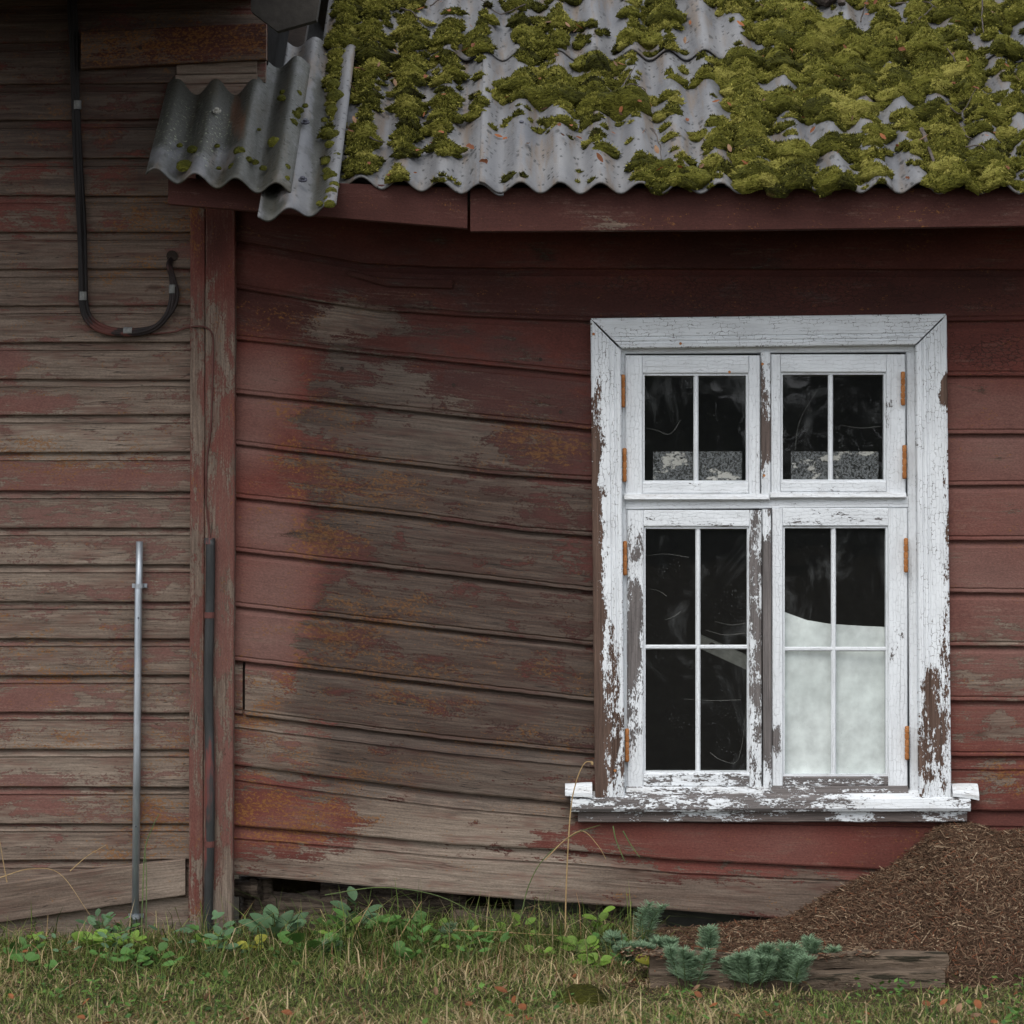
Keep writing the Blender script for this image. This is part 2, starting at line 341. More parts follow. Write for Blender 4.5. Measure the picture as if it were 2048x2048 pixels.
def glass_mat():
    b = NB('dusty_glass'); g = b.n('NewGeometry'); p = g.outputs['Position']
    fr = b.n('Fresnel'); fr.inputs[0].default_value = 1.5
    wav = b.noise(b.vm(p, (5, 1, 4)), 1, 2, .5); bu = b.n('Bump'); bu.inputs['Distance'].default_value = .004; bu.inputs['Strength'].default_value = .35; b.L(wav, bu.inputs['Height'])
    gl = b.n('BsdfGlossy'); gl.inputs['Roughness'].default_value = .02; b.t.links.new(bu.outputs[0], gl.inputs['Normal'])
    tr = b.n('BsdfTransparent'); tr.inputs[0].default_value = (.965, .975, .97, 1)
    front = b.ma('SUBTRACT', 1.0, g.outputs['Backfacing']); m1 = b.n('MixShader'); b.L(b.ma('MULTIPLY', fr.outputs[0], front), m1.inputs[0]); b.t.links.new(tr.outputs[0], m1.inputs[1]); b.t.links.new(gl.outputs[0], m1.inputs[2])
    df = b.n('BsdfDiffuse'); df.inputs[0].default_value = (.5, .52, .52, 1)
    smear = b.ss(b.noise(b.vm(p, (7, 7, 3.5)), 1, 6, .65, 1.2), .52, .78)
    speck = b.ss(b.vor(b.vm(p, (150, 150, 150)), 1), .17, .08)
    sk = b.ma('MULTIPLY', speck, b.ss(b.noise(p, 9, 2, .5), .45, .7))
    dirt = b.ma('ADD', b.ma('MULTIPLY', smear, .10), b.ma('MULTIPLY', sk, .35), clamp=True); dirt = b.ma('ADD', dirt, .012)
    m2 = b.n('MixShader'); b.L(b.ma('MULTIPLY', dirt, front), m2.inputs[0]); b.t.links.new(m1.outputs[0], m2.inputs[1]); b.t.links.new(df.outputs[0], m2.inputs[2])
    b.t.links.new(m2.outputs[0], b.out.inputs[0]); return b.m
def frost_mat():
    b = NB('mottled_film'); g = b.n('NewGeometry'); p = g.outputs['Position']
    n = b.noise(b.vm(p, (170, 170, 170)), 1, 3, .75); big = b.noise(b.vm(p, (16, 16, 26)), 1, 4, .6)
    col = b.mix(b.ss(big, .54, .60), (.17, .173, .177), (.44, .42, .39))
    df = b.n('BsdfDiffuse'); b.L(col, df.inputs[0]); tr = b.n('BsdfTransparent'); ms = b.n('MixShader')
    b.L(b.ma('MAXIMUM', b.ma('MULTIPLY', b.ss(n, .40, .58), .9), b.ss(big, .56, .60)), ms.inputs[0]); b.t.links.new(tr.outputs[0], ms.inputs[1]); b.t.links.new(df.outputs[0], ms.inputs[2])
    b.t.links.new(ms.outputs[0], b.out.inputs[0]); return b.m
M = dict(siding=siding_mat(), white=white_mat(), sheet=sheet_mat(), moss=moss_mat(), glass=glass_mat(), frost=frost_mat(),
    grass=vcol_mat('grass_blades', .75, .2, .25), needles=vcol_mat('dry_needles', .85, .15, 0, .35, 200),
    dark=simple_mat('dark_boarding', (.020, .014, .011), (.035, .024, .018), 8, .9),
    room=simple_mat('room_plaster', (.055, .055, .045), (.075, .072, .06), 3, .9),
    soil=simple_mat('soil', (.030, .022, .014), (.060, .045, .022), 14, .95, .1, 0, .01),
    mound=simple_mat('needle_soil', (.030, .018, .011), (.060, .036, .022), 60, .95, .1, 0, .012),
    rot=simple_mat('rotten_wood', (.030, .022, .017), (.11, .085, .065), 9, .95, .1, 0, .012, (1.2, 4, 10)),
    beam=simple_mat('brown_timber', (.070, .052, .038), (.150, .112, .082), 9, .95, .1, 0, .008, (.7, 4, 5), 8, ((.030, .026, .018), 7, .56)),
    galv=simple_mat('galvanised_steel', (.30, .33, .36), (.42, .45, .48), 14, .42, .5, .75, .0006, (1, 1, .15), 5, ((.22, .23, .24), 60, .62)),
    rust=simple_mat('rusty_orange', (.30, .115, .035), (.46, .20, .075), 60, .9, .2, 0, .003, (1, 1, 1), 5, ((.10, .035, .018), 45, .60)),
    blackp=simple_mat('black_pipe_paint', (.014, .015, .015), (.035, .036, .036), 12, .45, .45, 0, .001, (1, 1, .25), 6, ((.13, .036, .030), 5.5, .545)),
    cable=simple_mat('old_cable', (.010, .009, .009), (.022, .015, .014), 9, .6, .2, 0, .001, (1, 1, .15), 5, ((.085, .030, .024), 5, .54)),
    redwire=simple_mat('painted_wire', (.07, .026, .02), (.10, .036, .03), 9, .7),
    tape=simple_mat('grey_tape', (.10, .10, .10), (.17, .17, .16), 40, .6),
    steel=simple_mat('dark_bolt', (.035, .035, .05), (.09, .09, .11), 60, .5, .5, .5),
    washer=simple_mat('pale_washer', (.24, .23, .20), (.32, .31, .27), 60, .8),
    curtain=simple_mat('dirty_white_sheet', (.62, .65, .635), (.68, .70, .69), 3, .7, .3, 0, .001, (1, 1, 1), 6, ((.26, .23, .18), 9, .685)),
    paleboard=simple_mat('pale_inner_board', (.20, .20, .18), (.28, .28, .25), 7, .8),
    web=simple_mat('cobweb', (.06, .06, .055), (.13, .125, .115), 40, .9),
    bark=simple_mat('twig_bark', (.035, .026, .022), (.085, .07, .06), 40, .9),
    stem=simple_mat('green_stem', (.06, .09, .03), (.10, .13, .04), 20, .7), drystem=simple_mat('dry_stem', (.26, .17, .08), (.36, .25, .12), 20, .8),
    leafred=leaf_mat('orange_leaf', (.15, .045, .016), (.24, .085, .028), None, .2, .75), leafbrown=leaf_mat('brown_leaf', (.11, .055, .03), (.22, .13, .075), None, .15, .75),
    leafblue=leaf_mat('bluegreen_leaf', (.07, .135, .065), (.10, .175, .085)), leaflime=leaf_mat('lime_leaf', (.13, .24, .03), (.20, .31, .055), None, .35),
    leafyel=leaf_mat('yellow_leaf', (.34, .36, .05), (.42, .38, .06), None, .35), leafgreen=leaf_mat('green_leaf', (.06, .15, .03), (.10, .21, .05), None, .3),
    spurge=vcol_mat('spurge_needles', .7, .2, .35), drop=None)

# ------------------------------------------------------------------ ground
gx = np.concatenate([[-60, -30, -12, -6], np.linspace(-3.2, 3.2, 90), [6, 12, 30, 60]]); gyv = np.concatenate([[-60, -30, -15, -8, -4], np.linspace(-2.2, .6, 50), [3, 10, 40]])
GXX, GYY = np.meshgrid(gx, gyv, indexing='ij')
def gz(x, y): return (vnoise(x * 3.1 + 40, y * 3.1 + 40, 3) - .5) * .035 * np.clip(1 - np.abs(y + 1) / 6, 0, 1) - .004
def grid_faces(n, m):
    i, j = np.meshgrid(np.arange(n - 1), np.arange(m - 1), indexing='ij'); a = (i * m + j).ravel()
    return np.stack([a, a + m, a + m + 1, a + 1], -1)
V = np.stack([GXX, GYY, gz(GXX, GYY)], -1).reshape(-1, 3)
tag(mk('ground', V, grid_faces(len(gx), len(gyv)), M['soil'], None, None, True, (0, 0, 0)), 'dark soil and thatch under the lawn', kind='structure')

# ------------------------------------------------------------------ the low house: wall, planks
low = empty('low_house', W(1200, GY, 0), 'low red plank house with mossy corrugated roof and white window', 'house')
XR = 2650
wall = empty('wall', W(1200, GY, 0), parent=low)
# wear read off the photograph (bare wood, faded paint, orange lichen, damp, silver grey, crackle)
f_bare = field(.16, [(860, 1190, 420, 360, .60), (1000, 1330, 260, 240, .68), (700, 645, 90, 42, .92), (830, 590, 50, 25, .35), (1010, 690, 240, 45, .26), (820, 765, 120, 50, .68), (660, 745, 60, 40, .55), (1050, 790, 150, 60, .18),
    (830, 860, 200, 45, .80), (1090, 900, 100, 50, .45), (1160, 880, 30, 60, .15), (820, 960, 210, 50, .72), (1080, 1030, 70, 45, .22), (960, 1080, 260, 50, .66), (950, 1190, 260, 50, .66),
    (525, 760, 60, 60, .05), (530, 1050, 70, 70, .06), (540, 1160, 80, 50, .10), (520, 1270, 70, 60, .12), (505, 900, 45, 100, .10), (620, 950, 80, 50, .35), (650, 1090, 70, 50, .42), (660, 1270, 80, 40, .45),
    (520, 1370, 60, 45, .55), (560, 1480, 90, 50, .45), (820, 1430, 330, 70, .72), (900, 1530, 330, 60, .76), (590, 1640, 130, 40, .22), (870, 1640, 180, 60, .90), (1080, 1620, 90, 40, .9), (1420, 1690, 380, 45, .10),
    (900, 1760, 520, 60, .97), (1500, 1735, 260, 22, .22), (1480, 1790, 260, 40, .96), (500, 1735, 50, 20, .3), (1980, 700, 90, 50, .15), (1980, 1000, 110, 300, .14), (1990, 1260, 80, 40, .62), (1960, 1240, 40, 30, .4), (1990, 1360, 100, 35, .58), (2000, 1450, 80, 45, .56), (1990, 1570, 90, 40, .38), (1600, 590, 500, 40, .04), (1990, 1640, 90, 20, .1)])
f_fade = field(.18, [(530, 760, 70, 70, .95), (500, 900, 50, 60, .8), (540, 1050, 70, 60, 1.0), (550, 1160, 90, 60, 1.0), (530, 1270, 80, 60, 1.0), (510, 1370, 60, 60, .9), (560, 1480, 90, 60, .9), (2000, 900, 180, 200, .80), (2000, 1250, 160, 220, .80), (1980, 700, 100, 60, .32), (560, 560, 120, 60, .05), (1000, 570, 900, 90, .06), (1450, 1690, 380, 60, .46), (2000, 1560, 150, 40, .36), (590, 1640, 130, 40, .5)])
f_lich = field(.06, [(560, 640, 80, 40, .48), (640, 830, 90, 50, .50), (620, 940, 90, 50, .62), (760, 980, 110, 60, .62), (660, 1080, 90, 50, .75), (760, 1230, 150, 40, .66), (640, 1270, 70, 50, .55), (1060, 890, 110, 60, .62), (820, 1390, 140, 40, .55), (760, 1540, 170, 40, .55), (1050, 1490, 150, 40, .45), (600, 1640, 140, 45, .72), (520, 1430, 60, 60, .6), (560, 1500, 60, 30, .5), (860, 1340, 300, 60, .4), (500, 1600, 60, 60, .6), (1750, 1690, 80, 50, .3), (2010, 1550, 60, 40, .5)])
f_wet = field(.30, [(880, 1150, 300, 480, .95), (1010, 1280, 200, 260, 1.0), (520, 760, 80, 70, .0), (520, 1000, 70, 110, .0), (535, 1150, 75, 55, .0), (520, 1270, 70, 60, .0), (500, 1390, 60, 50, .0), (545, 1490, 80, 40, .0), (1000, 1740, 700, 110, .05), (2000, 1000, 180, 500, .0), (1450, 1690, 330, 40, .15), (1000, 600, 700, 80, .4)])
f_grey = field(.26, [(840, 1640, 240, 70, .95), (880, 1740, 300, 80, 1.0), (960, 1660, 160, 40, 1.25), (980, 1735, 190, 45, 1.35), (1450, 1790, 250, 60, .42), (520, 1370, 80, 60, .9), (560, 1490, 80, 50, .8), (900, 1250, 340, 330, .14), (700, 640, 100, 40, .55), (840, 760, 150, 50, .55), (2000, 1300, 200, 300, .62), (860, 860, 200, 50, .5), (1050, 1560, 160, 40, .5)])
f_crk = field(.25, [(1600, 590, 500, 50, .9), (1980, 700, 100, 50, .9), (530, 1100, 90, 200, .3), (1100, 800, 120, 60, .4)])
FW = [f_bare, f_fade, f_lich, f_wet, f_grey, f_crk]
RWL = [ # lower edges of the boards, top to bottom
    line((476, 483), (642, 513), (726, 528), (900, 536), (1183, 538), (2048, 540)),
    line((476, 577), (626, 602), (754, 621), (947, 634), (1183, 643), (1893, 643), (2048, 641)),
    line((476, 679), (666, 701), (900, 724), (1178, 751), (1893, 752), (2048, 752)),
    line((475, 787), (826, 823), (1178, 859), (1893, 868), (2048, 868)),
    line((475, 889), (717, 919), (978, 948), (1178, 961), (1893, 971), (2048, 970)),
    line((473, 995), (812, 1031), (1043, 1062), (1178, 1072), (1893, 1081), (2048, 1080)),
    line((473, 1102), (826, 1142), (1178, 1182), (1893, 1184), (2048, 1186)),
    line((472, 1212), (826, 1252), (1178, 1290), (1893, 1291), (2048, 1292)),
    line((472, 1320), (815, 1360), (1183, 1402), (1893, 1400), (2048, 1402)),
    line((471, 1426), (650, 1449), (904, 1480), (1183, 1507), (1893, 1511), (2048, 1512)),
    line((471, 1527), (650, 1551), (904, 1583), (1132, 1603), (1893, 1618), (2048, 1620)),
    line((469, 1649), (650, 1663), (904, 1687), (1139, 1699), (1350, 1718), (1772, 1737), (2048, 1742)),
    line((469, 1748), (650, 1763), (976, 1792), (1350, 1819), (1580, 1837), (2048, 1850))]
TOPL = line((400, 395), (2048, 395))
def plank_prof(tpx=14, lip=10):
    if tpx > 20:
        return [(0, -9, .001), (0, 4, .002), (0, tpx - 2, .0105), (0, tpx - 1, .0055), (0, tpx + 2.5, .0055), (0, tpx + 4, .0140), (.65, 0, .0150), (1, -3, .0165), (1, 0, .0145)]
    return [(0, -9, .001), (0, 4, .0015), (0, tpx, .0095), (0, tpx + 2, .0125), (.35, 0, .0145), (.65, 0, .0155), (1, -lip - 3, .0165), (1, -lip, .0135), (1, -lip + 3, .0170), (1, -2, .0175), (1, 0, .0150)]
prev = TOPL
for k, ln in enumerate(RWL):
    lipp = 8 if k < 10 else 3; tp = 13 if k < 10 else (33 if k == 11 else 28)
    pr = plank_prof(tp, lipp) if k > 0 else FLATP(.022)
    j = random.uniform(-.0015, .0015); pr = [(a, b_, c + j) for a, b_, c in pr]
    if k in (0, 1, 11, 12):
        board('plank', 462, XR, prev, ln, pr, M['siding'], wall, 0.006, fields=FW, edge=1.0)
    else:
        x0 = 462
        if k == 9:     # the board that has slipped away from the corner leaves a short stub
            board('plank', 462, 486, prev, ln, pr, M['siding'], wall, .010, fields=FW, na=6, edge=1); x0 = 491
        board('plank', x0, 1206, prev, ln, pr, M['siding'], wall, 0.006, fields=FW, edge=1.2)
        board('plank', 1872, XR, prev, ln, pr, M['siding'], wall, 0.006, fields=FW, edge=1.0)
    prev = ln
# the split tongue of the top board that curls away
board('loose_strip', 697, 905, line((697, 540), (760, 556), (905, 560)), line((697, 552), (773, 574), (905, 578)), flat_rows(.026, 2), M['siding'], wall, .004, fields=FW, warp=.004)
# sheathing behind the planks with the window opening left free
def sheath(x0, x1, y0, y1, ya=.0125, yb=.10):
    a = W(x0, y1, 0); c = W(x1, y0, 0); return boxm(a[0], c[0], ya, yb, a[2], c[2])
V, F = merge([sheath(425, 1222, 215, 1740), sheath(1858, XR, 300, 1770), sheath(1222, 1858, 300, 700), sheath(1222, 1858, 1590, 1760)])
mk('sheathing', V, F, M['dark'], wall)
for x, y in ((684, 737), (907, 770), (1081, 719), (1121, 824)):      # empty nail holes
    p = W(x, y, -.0105); V, F = tube([p + np.array([0, .004, 0]), p + np.array([0, -.001, 0])], .0052, 10); mk('nail_hole', V, F, M['dark'], wall)
# foundation in the gap below the last board
fd = empty('foundation', W(900, GY, .1), parent=low)
V, F = boxm(W(455, 0)[0], W(XR, 0)[0], .32, .36, -.1, .30); mk('back_wall', V, F, M['soil'], fd)
def log(p0, p1, r, seed):
    n = 14; P = np.linspace(p0, p1, n); V, F = tube(P, r, 12); c = np.repeat(P, 12, 0); d = V - c
    ang = np.tile(np.arange(12), n); k = .72 + .6 * vnoise(np.repeat(np.arange(n), 12) * .35, ang * .9, 3, .6, seed)
    return c + d * k[:, None], F
for i, (a, b_, r) in enumerate([((472, 1775, .06), (520, 1778, .04), .025), ((515, 1815, .1), (700, 1822, .06), .05), ((560, 1850, .05), (840, 1862, .03), .04), ((640, 1795, .10), (930, 1815, .12), .055), ((530, 1755, .08), (535, 1880, .08), .022), ((500, 1750, .1), (505, 1880, .1), .03),
        ((1190, 1790, .04), (1194, 1890, .04), .020), ((1225, 1800, .06), (1228, 1890, .06), .026), ((900, 1845, .05), (1330, 1870, .06), .045)]):
    V, F = log(W(*a), W(*b_), r, i); mk('log', V, F, M['rot'], fd, smooth=False)

# ------------------------------------------------------------------ window
win = empty('window', W(1540, 1600, 0), parent=low)
fwb_l = field(.14, [(1188, 1200, 17, 480, .92), (1190, 1480, 26, 150, .98), (1230, 1500, 24, 90, .62), (1222, 1350, 16, 120, .52), (1200, 700, 40, 60, .1)])
fwb_r = field(.10, [(1865, 1480, 40, 130, .62), (1860, 1400, 14, 60, .75), (1888, 780, 7, 28, 1.3), (1892, 1150, 9, 300, .52), (1885, 1330, 14, 60, .5)])
fwb_t = field(.02, [])
c1 = field(1, []); c0 = field(0, []); f0 = field(0.05, [])
def wb(name, a0, a1, e1, e2, prof, Y0, vertical=False, bare=.14, brown=0, stain=.14, parent=win, back=.02, crack=.30, **k):
    g = lambda v: v if callable(v) else field(v, [])
    return board(name, a0, a1, e1, e2, prof, M['white'], parent, Y0, vertical, back=back, fields=[g(bare), g(brown), g(stain), field(crack, [])], **k)
# casing with two grooves on the inner side
cprof = lambda d: [(0, 0, d - .004), (0, 2, d), (.18, 0, d + .001), (.36, 0, d), (.60, 0, d), (.62, 0, d - .0035), (.66, 0, d - .0035), (.68, 0, d), (.76, 0, d), (.78, 0, d - .0035), (.82, 0, d - .0035), (.84, 0, d), (1, -2, d - .001), (1, 0, d - .005)]
CY = -.022
TLx, TRx = 1181, 1891
for nm, vert in (('casing_board', 0),):
    # left and right uprights, cut on the mitre at the top by letting their along-lines start lower outside
    def mitred(side):
        e_out = line((638, 1181), (1592, 1190)) if side < 0 else line((629, 1892), (1592, 1901))
        e_in = line((638, 1241), (1592, 1249)) if side < 0 else line((629, 1830), (1592, 1838))
        n = 62; pr = cprof(.018); full = [(pr[0][0], pr[0][1], -.03)] + pr + [(1, 0, -.03)]
        y0o = 640 if side < 0 else 631; y0i = y0o + 61
        rows = []; PX = []; PY = []
        for f, off, dy in full:
            yt = y0o + (y0i - y0o) * f; a = np.linspace(yt, 1593, n)
            o, i = e_out(a), e_in(a); c = o + (i - o) * f + off * (1 if side < 0 else -1)
            c = c + (1.6 * (vnoise(a * .09, np.full(n, 3.0 + side), 3) - .5) if f < .05 else 0)
            P = W(c, a, CY); P[:, 1] = CY - dy; rows.append(P); PX.append(c); PY.append(a)
        nr = len(rows); F = []
        for j in range(nr - 1):
            for i in range(n - 1):
                q = [j * n + i, j * n + i + 1, (j + 1) * n + i + 1, (j + 1) * n + i]; F.append(q if side < 0 else q[::-1])
        F += [[j * n for j in range(nr)], [j * n + n - 1 for j in range(nr)][::-1]]
        px, py = np.concatenate(PX), np.concatenate(PY); sd = 3.3 + side
        ac = np.repeat([f * .085 + (.004 if dy < 0 else 0) for f, off, dy in full], n)
        fb = fwb_l if side < 0 else fwb_r
        mk('casing_board', np.concatenate(rows), F, M['white'], win, {'lc': np.stack([py * S + sd, ac + sd, np.full_like(ac, sd)], -1), 'wa': np.stack([fb(px, py), np.full_like(px, 1.0), np.full_like(px, .08)], -1), 'wb': np.ones((len(px), 3))})
    mitred(-1); mitred(1)
    # head board
    n = 50; pr = cprof(.018); full = [(pr[0][0], pr[0][1], -.03)] + pr + [(1, 0, -.03)]; rows = []; PX = []; PY = []
    for f, off, dy in full:
        a = np.linspace(1181 + 61 * f + 1.3, 1892 - 62 * f - 1.3, n); yt = np.interp(a, [1181, 1892], [637, 628]); c = yt + f * 61 + off
        P = W(a, c, CY); P[:, 1] = CY - dy; rows.append(P); PX.append(a); PY.append(c)
    nr = len(rows); F = [[j * n + i, (j + 1) * n + i, (j + 1) * n + i + 1, j * n + i + 1] for j in range(nr - 1) for i in range(n - 1)] + [[j * n for j in range(nr)][::-1], [j * n + n - 1 for j in range(nr)]]
    px, py = np.concatenate(PX), np.concatenate(PY); ac = np.repeat([f * .085 + (.004 if dy < 0 else 0) for f, off, dy in full], n)
    mk('casing_board', np.concatenate(rows), F, M['white'], win, {'lc': np.stack([px * S, ac + 1.7, np.full_like(ac, 1.7)], -1), 'wa': np.stack([np.full_like(px, .0), np.full_like(px, 0.), np.full_like(px, .12)], -1), 'wb': np.ones((len(px), 3))})
# box frame: jambs, head, transom, meeting post
FY = .004
wb('jamb', 690, 1592, line((690, 1236), (1592, 1244)), line((690, 1251), (1592, 1259)), FLATP(.006), FY, True, .10, back=.12)
wb('jamb', 690, 1592, line((690, 1812), (1592, 1820)), line((690, 1834), (1592, 1842)), FLATP(.006), FY, True, .06, stain=.2, back=.12)
wb('frame_head', 1236, 1840, line((1236, 692), (1840, 686)), line((1236, 708), (1840, 704)), FLATP(.006), FY, False, .04, back=.12)
wb('transom', 1251, 1816, line((1251, 998), (1816, 993)), line((1251, 1019), (1816, 1015)), FLATP(.008), FY, False, field(.12, [(1700, 1005, 120, 12, .34)]), back=.12)
wb('meeting_post', 704, 1000, line((704, 1521), (1000, 1522)), line((704, 1540), (1000, 1540)), FLATP(.019), FY, True, field(.28, [(1530, 830, 12, 90, .66), (1530, 880, 12, 40, .9)]), .6, back=.1)
wb('meeting_post', 1018, 1590, line((1018, 1524), (1590, 1526)), line((1018, 1541), (1590, 1543)), FLATP(.021), FY, True, field(.95, [(1530, 1045, 12, 40, .1), (1530, 1560, 20, 50, .3)]), 0, back=.1)
# four sashes, each four pieces, its glass and bars
SY = .006
def sash(ox0, ox1, oy0, oy1, gx0, gx1, gy0, gy1, vbar, hbar, bl, br, bt, bb, lowlip):
    wb('sash_stile', oy0, oy1, ox0, gx0, flat_rows(.014, 2), SY, True, bl)
    wb('sash_stile', oy0, oy1, gx1, ox1, flat_rows(.014, 2), SY, True, br)
    wb('sash_rail', gx0, gx1, oy0, gy0, flat_rows(.0135, 2), SY, False, bt)
    wb('sash_rail', gx0, gx1, gy1, oy1, flat_rows(.0135, 2), SY, False, bb, stain=.3)
    if lowlip:
        wb('drip_strip', ox0 - 2, ox1 + (16 if ox0 < 1400 else 0), oy1, lowlip, [(0, 0, .014), (0, 3, .026), (.8, 0, .030), (1, 0, .026)], SY, False, field(bb if not callable(bb) else .3, []) if not callable(bb) else bb, stain=.45)
    # putty bead round the pane
    for (a0, a1, e1, e2, v) in ((gx0, gx1, gy0, gy0 + 4, 0), (gx0, gx1, gy1 - 4, gy1, 0), (gy0 + 4, gy1 - 4, gx0, gx0 + 4, 1), (gy0 + 4, gy1 - 4, gx1 - 4, gx1, 1)):
        wb('glazing_bead', a0, a1, e1, e2, [(0, 0, .006), (1, 0, .006)], SY, bool(v), .12, stain=.3, na=12)
    # panes between the bars
    xs = [gx0, vbar, gx1]; ys = [gy0] + ([hbar] if hbar else []) + [gy1]
    for i in range(len(xs) - 1):
        for j in range(len(ys) - 1):
            a = W(xs[i], ys[j + 1], SY + .002); c = W(xs[i + 1], ys[j], SY + .002)
            V, F = boxm(a[0] + .0004, c[0] - .0004, SY + .002, SY + .005, a[2] + .0004, c[2] - .0004); mk('pane', V, F, M['glass'], win)
    wb('muntin', gy0 + 4, gy1 - 4, vbar - 5, vbar + 5, [(0, 0, -.001), (.25, 0, .004), (.75, 0, .004), (1, 0, -.001)], SY, True, .03, stain=.05, back=.0018, na=20)
    if hbar: wb('muntin', gx0 + 4, gx1 - 4, hbar - 4.5, hbar + 4.5, [(0, 0, -.001), (.25, 0, .0035), (.75, 0, .0035), (1, 0, -.001)], SY, False, .03, stain=.05, back=.0018, na=20)
sash(1250, 1520, 711, 987, 1285, 1496, 747, 965, 1392, None, .17, .22, .12, .20, 1000)
sash(1541, 1810, 709, 984, 1561, 1771, 745, 963, 1661, None, .14, field(.20, [(1776, 860, 10, 80, .45)]), .13, .24, 996)
sash(1254, 1523, 1020, 1572, 1287, 1498, 1053, 1546, 1396, 1294, field(.14, [(1268, 1280, 16, 130, .98), (1268, 1100, 20, 50, .5), (1272, 1440, 20, 60, .45)]), field(.40, [(1510, 1250, 16, 220, .62)]), field(.15, [(1390, 1046, 120, 9, .55)]), field(.45, []), 1588)
sash(1543, 1814, 1016, 1570, 1565, 1775, 1052, 1552, 1667, 1298, field(.16, [(1552, 1480, 14, 40, .6)]), field(.12, [(1790, 1290, 20, 30, .42)]), field(.18, [(1680, 1042, 110, 8, .55)]), field(.60, []), 1586)
# inner window, 12 cm behind
for x0, x1, y0, y1 in ((1282, 1500, 744, 968), (1558, 1776, 742, 967), (1284, 1502, 1050, 1552), (1562, 1779, 1048, 1556)):
    for nm, a in (('inner_frame', (x0, x1, y0 - 20, y0 + 10)), ('inner_frame', (x0, x1, y1 - 4, y1 + 16)), ('inner_frame', (x0 - 22, x0 + 2, y0 - 20, y1 + 16)), ('inner_frame', (x1 - 4, x1 + 22, y0 - 20, y1 + 16))):
        p = W(a[0], a[3], .10); q = W(a[1], a[2], .10)
        V, F = boxm(p[0], q[0], .10, .125, p[2], q[2]); mk(nm, V, F, M['paleboard'], win)
# mottled film strips low on the upper panes
for x0, x1, y0, y1 in ((1306, 1484, 903, 961), (1582, 1757, 903, 961)):
    a = W(x0, y1, .016); c = W(x1, y0, .016); V, F = boxm(a[0], c[0], .0155, .0162, a[2], c[2]); mk('film_strip', V, F, M['frost'], win)
# sill, apron and horns
fs = field(.56, [(1800, 1600, 140, 30, .22), (1160, 1575, 40, 20, .25), (1950, 1580, 30, 20, .2)])
wb('sill', 1141, 1936, line((1141, 1588), (1936, 1586)), line((1141, 1619), (1936, 1618)), [(0, -6, .012), (0, 2, .030), (.25, 0, .048), (.8, 0, .052), (1, 0, .047)], -.002, False, fs, 0, .35, back=.03, edge=1.0)
wb('sill_horn', 1130, 1184, line((1130, 1567), (1184, 1564)), line((1130, 1588), (1184, 1592)), [(0, 0, .012), (0, 3, .020), (.7, 0, .040), (1, 0, .040)], -.010, False, .22, 0, .5, edge=1.5)
wb('sill_horn', 1902, 1954, line((1902, 1568), (1954, 1567)), line((1902, 1590), (1954, 1597)), [(0, 0, .012), (0, 3, .020), (.7, 0, .040), (1, 0, .040)], -.010, False, .25, 0, .5, edge=2.5)
wb('apron', 1156, 1932, line((1156, 1619), (1932, 1619)), line((1156, 1643), (1932, 1642)), FLATP(.020), -.014, False, field(.66, [(1700, 1628, 30, 14, .2), (1420, 1625, 60, 8, .3), (1880, 1628, 50, 10, .4)]), .35, .3, back=.02, edge=1.0)
# rusty pin hinges
def hinge(x, y0, y1):
    p0, p1 = W(x, y0, -.018), W(x, y1, -.018); t = np.linspace(0, 1, 34); P = p0 + (p1 - p0) * t[:, None]
    r = .0062 * (1 - .28 * (np.abs((t * 5.0) % 1 - .5) > .42)) ; r[0] = r[-1] = .0035
    V, F = tube(P, r, 10); mk('hinge', V, F, M['rust'], win, smooth=True)
for x, a, b_ in ((1246, 749, 815), (1249, 896, 964), (1250, 1082, 1151), (1254, 1457, 1524), (1806, 743, 811), (1809, 890, 958), (1812, 1076, 1145), (1814, 1452, 1520)): hinge(x, a, b_)
for x, y in ((1187, 668), (1361, 687), (1525, 728), (1528, 951), (1230, 1541), (1459, 744)):
    p = W(x, y, -.041); V, F = tube([p, p - np.array([0, .002, 0])], .004, 8); mk('nail_head', V, F, M['rust'], win)
# room behind
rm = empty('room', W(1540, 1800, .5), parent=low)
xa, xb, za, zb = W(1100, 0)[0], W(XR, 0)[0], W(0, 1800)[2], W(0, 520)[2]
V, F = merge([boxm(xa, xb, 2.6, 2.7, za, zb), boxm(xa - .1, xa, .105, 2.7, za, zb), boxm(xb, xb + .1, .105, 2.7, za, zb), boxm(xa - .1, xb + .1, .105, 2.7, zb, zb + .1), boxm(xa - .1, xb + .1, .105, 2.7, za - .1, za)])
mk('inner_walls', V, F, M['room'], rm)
# white sheet standing in the right light
nx, nz = 40, 30; u = np.linspace(0, 1, nx); v = np.linspace(0, 1, nz)
top = np.interp(u, [0, .15, .28, .45, .7, 1], [1212, 1228, 1240, 1247, 1252, 1256]); UU, VV = np.meshgrid(u, v, indexing='ij')
px = 1540 + UU * 262; py = top[:, None] + (1575 - top[:, None]) * VV
P = W(px, py, .03); P[..., 1] = .026 + .028 * (vnoise(UU * 2.4, VV * 2.0, 2, .5, 4) - .5) + .008 * np.exp(-VV * 12) * np.sin(UU * 9)
sheetV = P.reshape(-1, 3); Fs = grid_faces(nx, nz)
bk = sheetV + np.array([0, .002, 0]); V2 = np.concatenate([sheetV, bk]); F2 = np.concatenate([Fs, Fs[:, ::-1] + len(sheetV)])
tag(mk('white_sheet', V2, F2, M['curtain'], None, None, True), 'stained white plastic sheet propped inside the lower right light of the window', 'sheet')
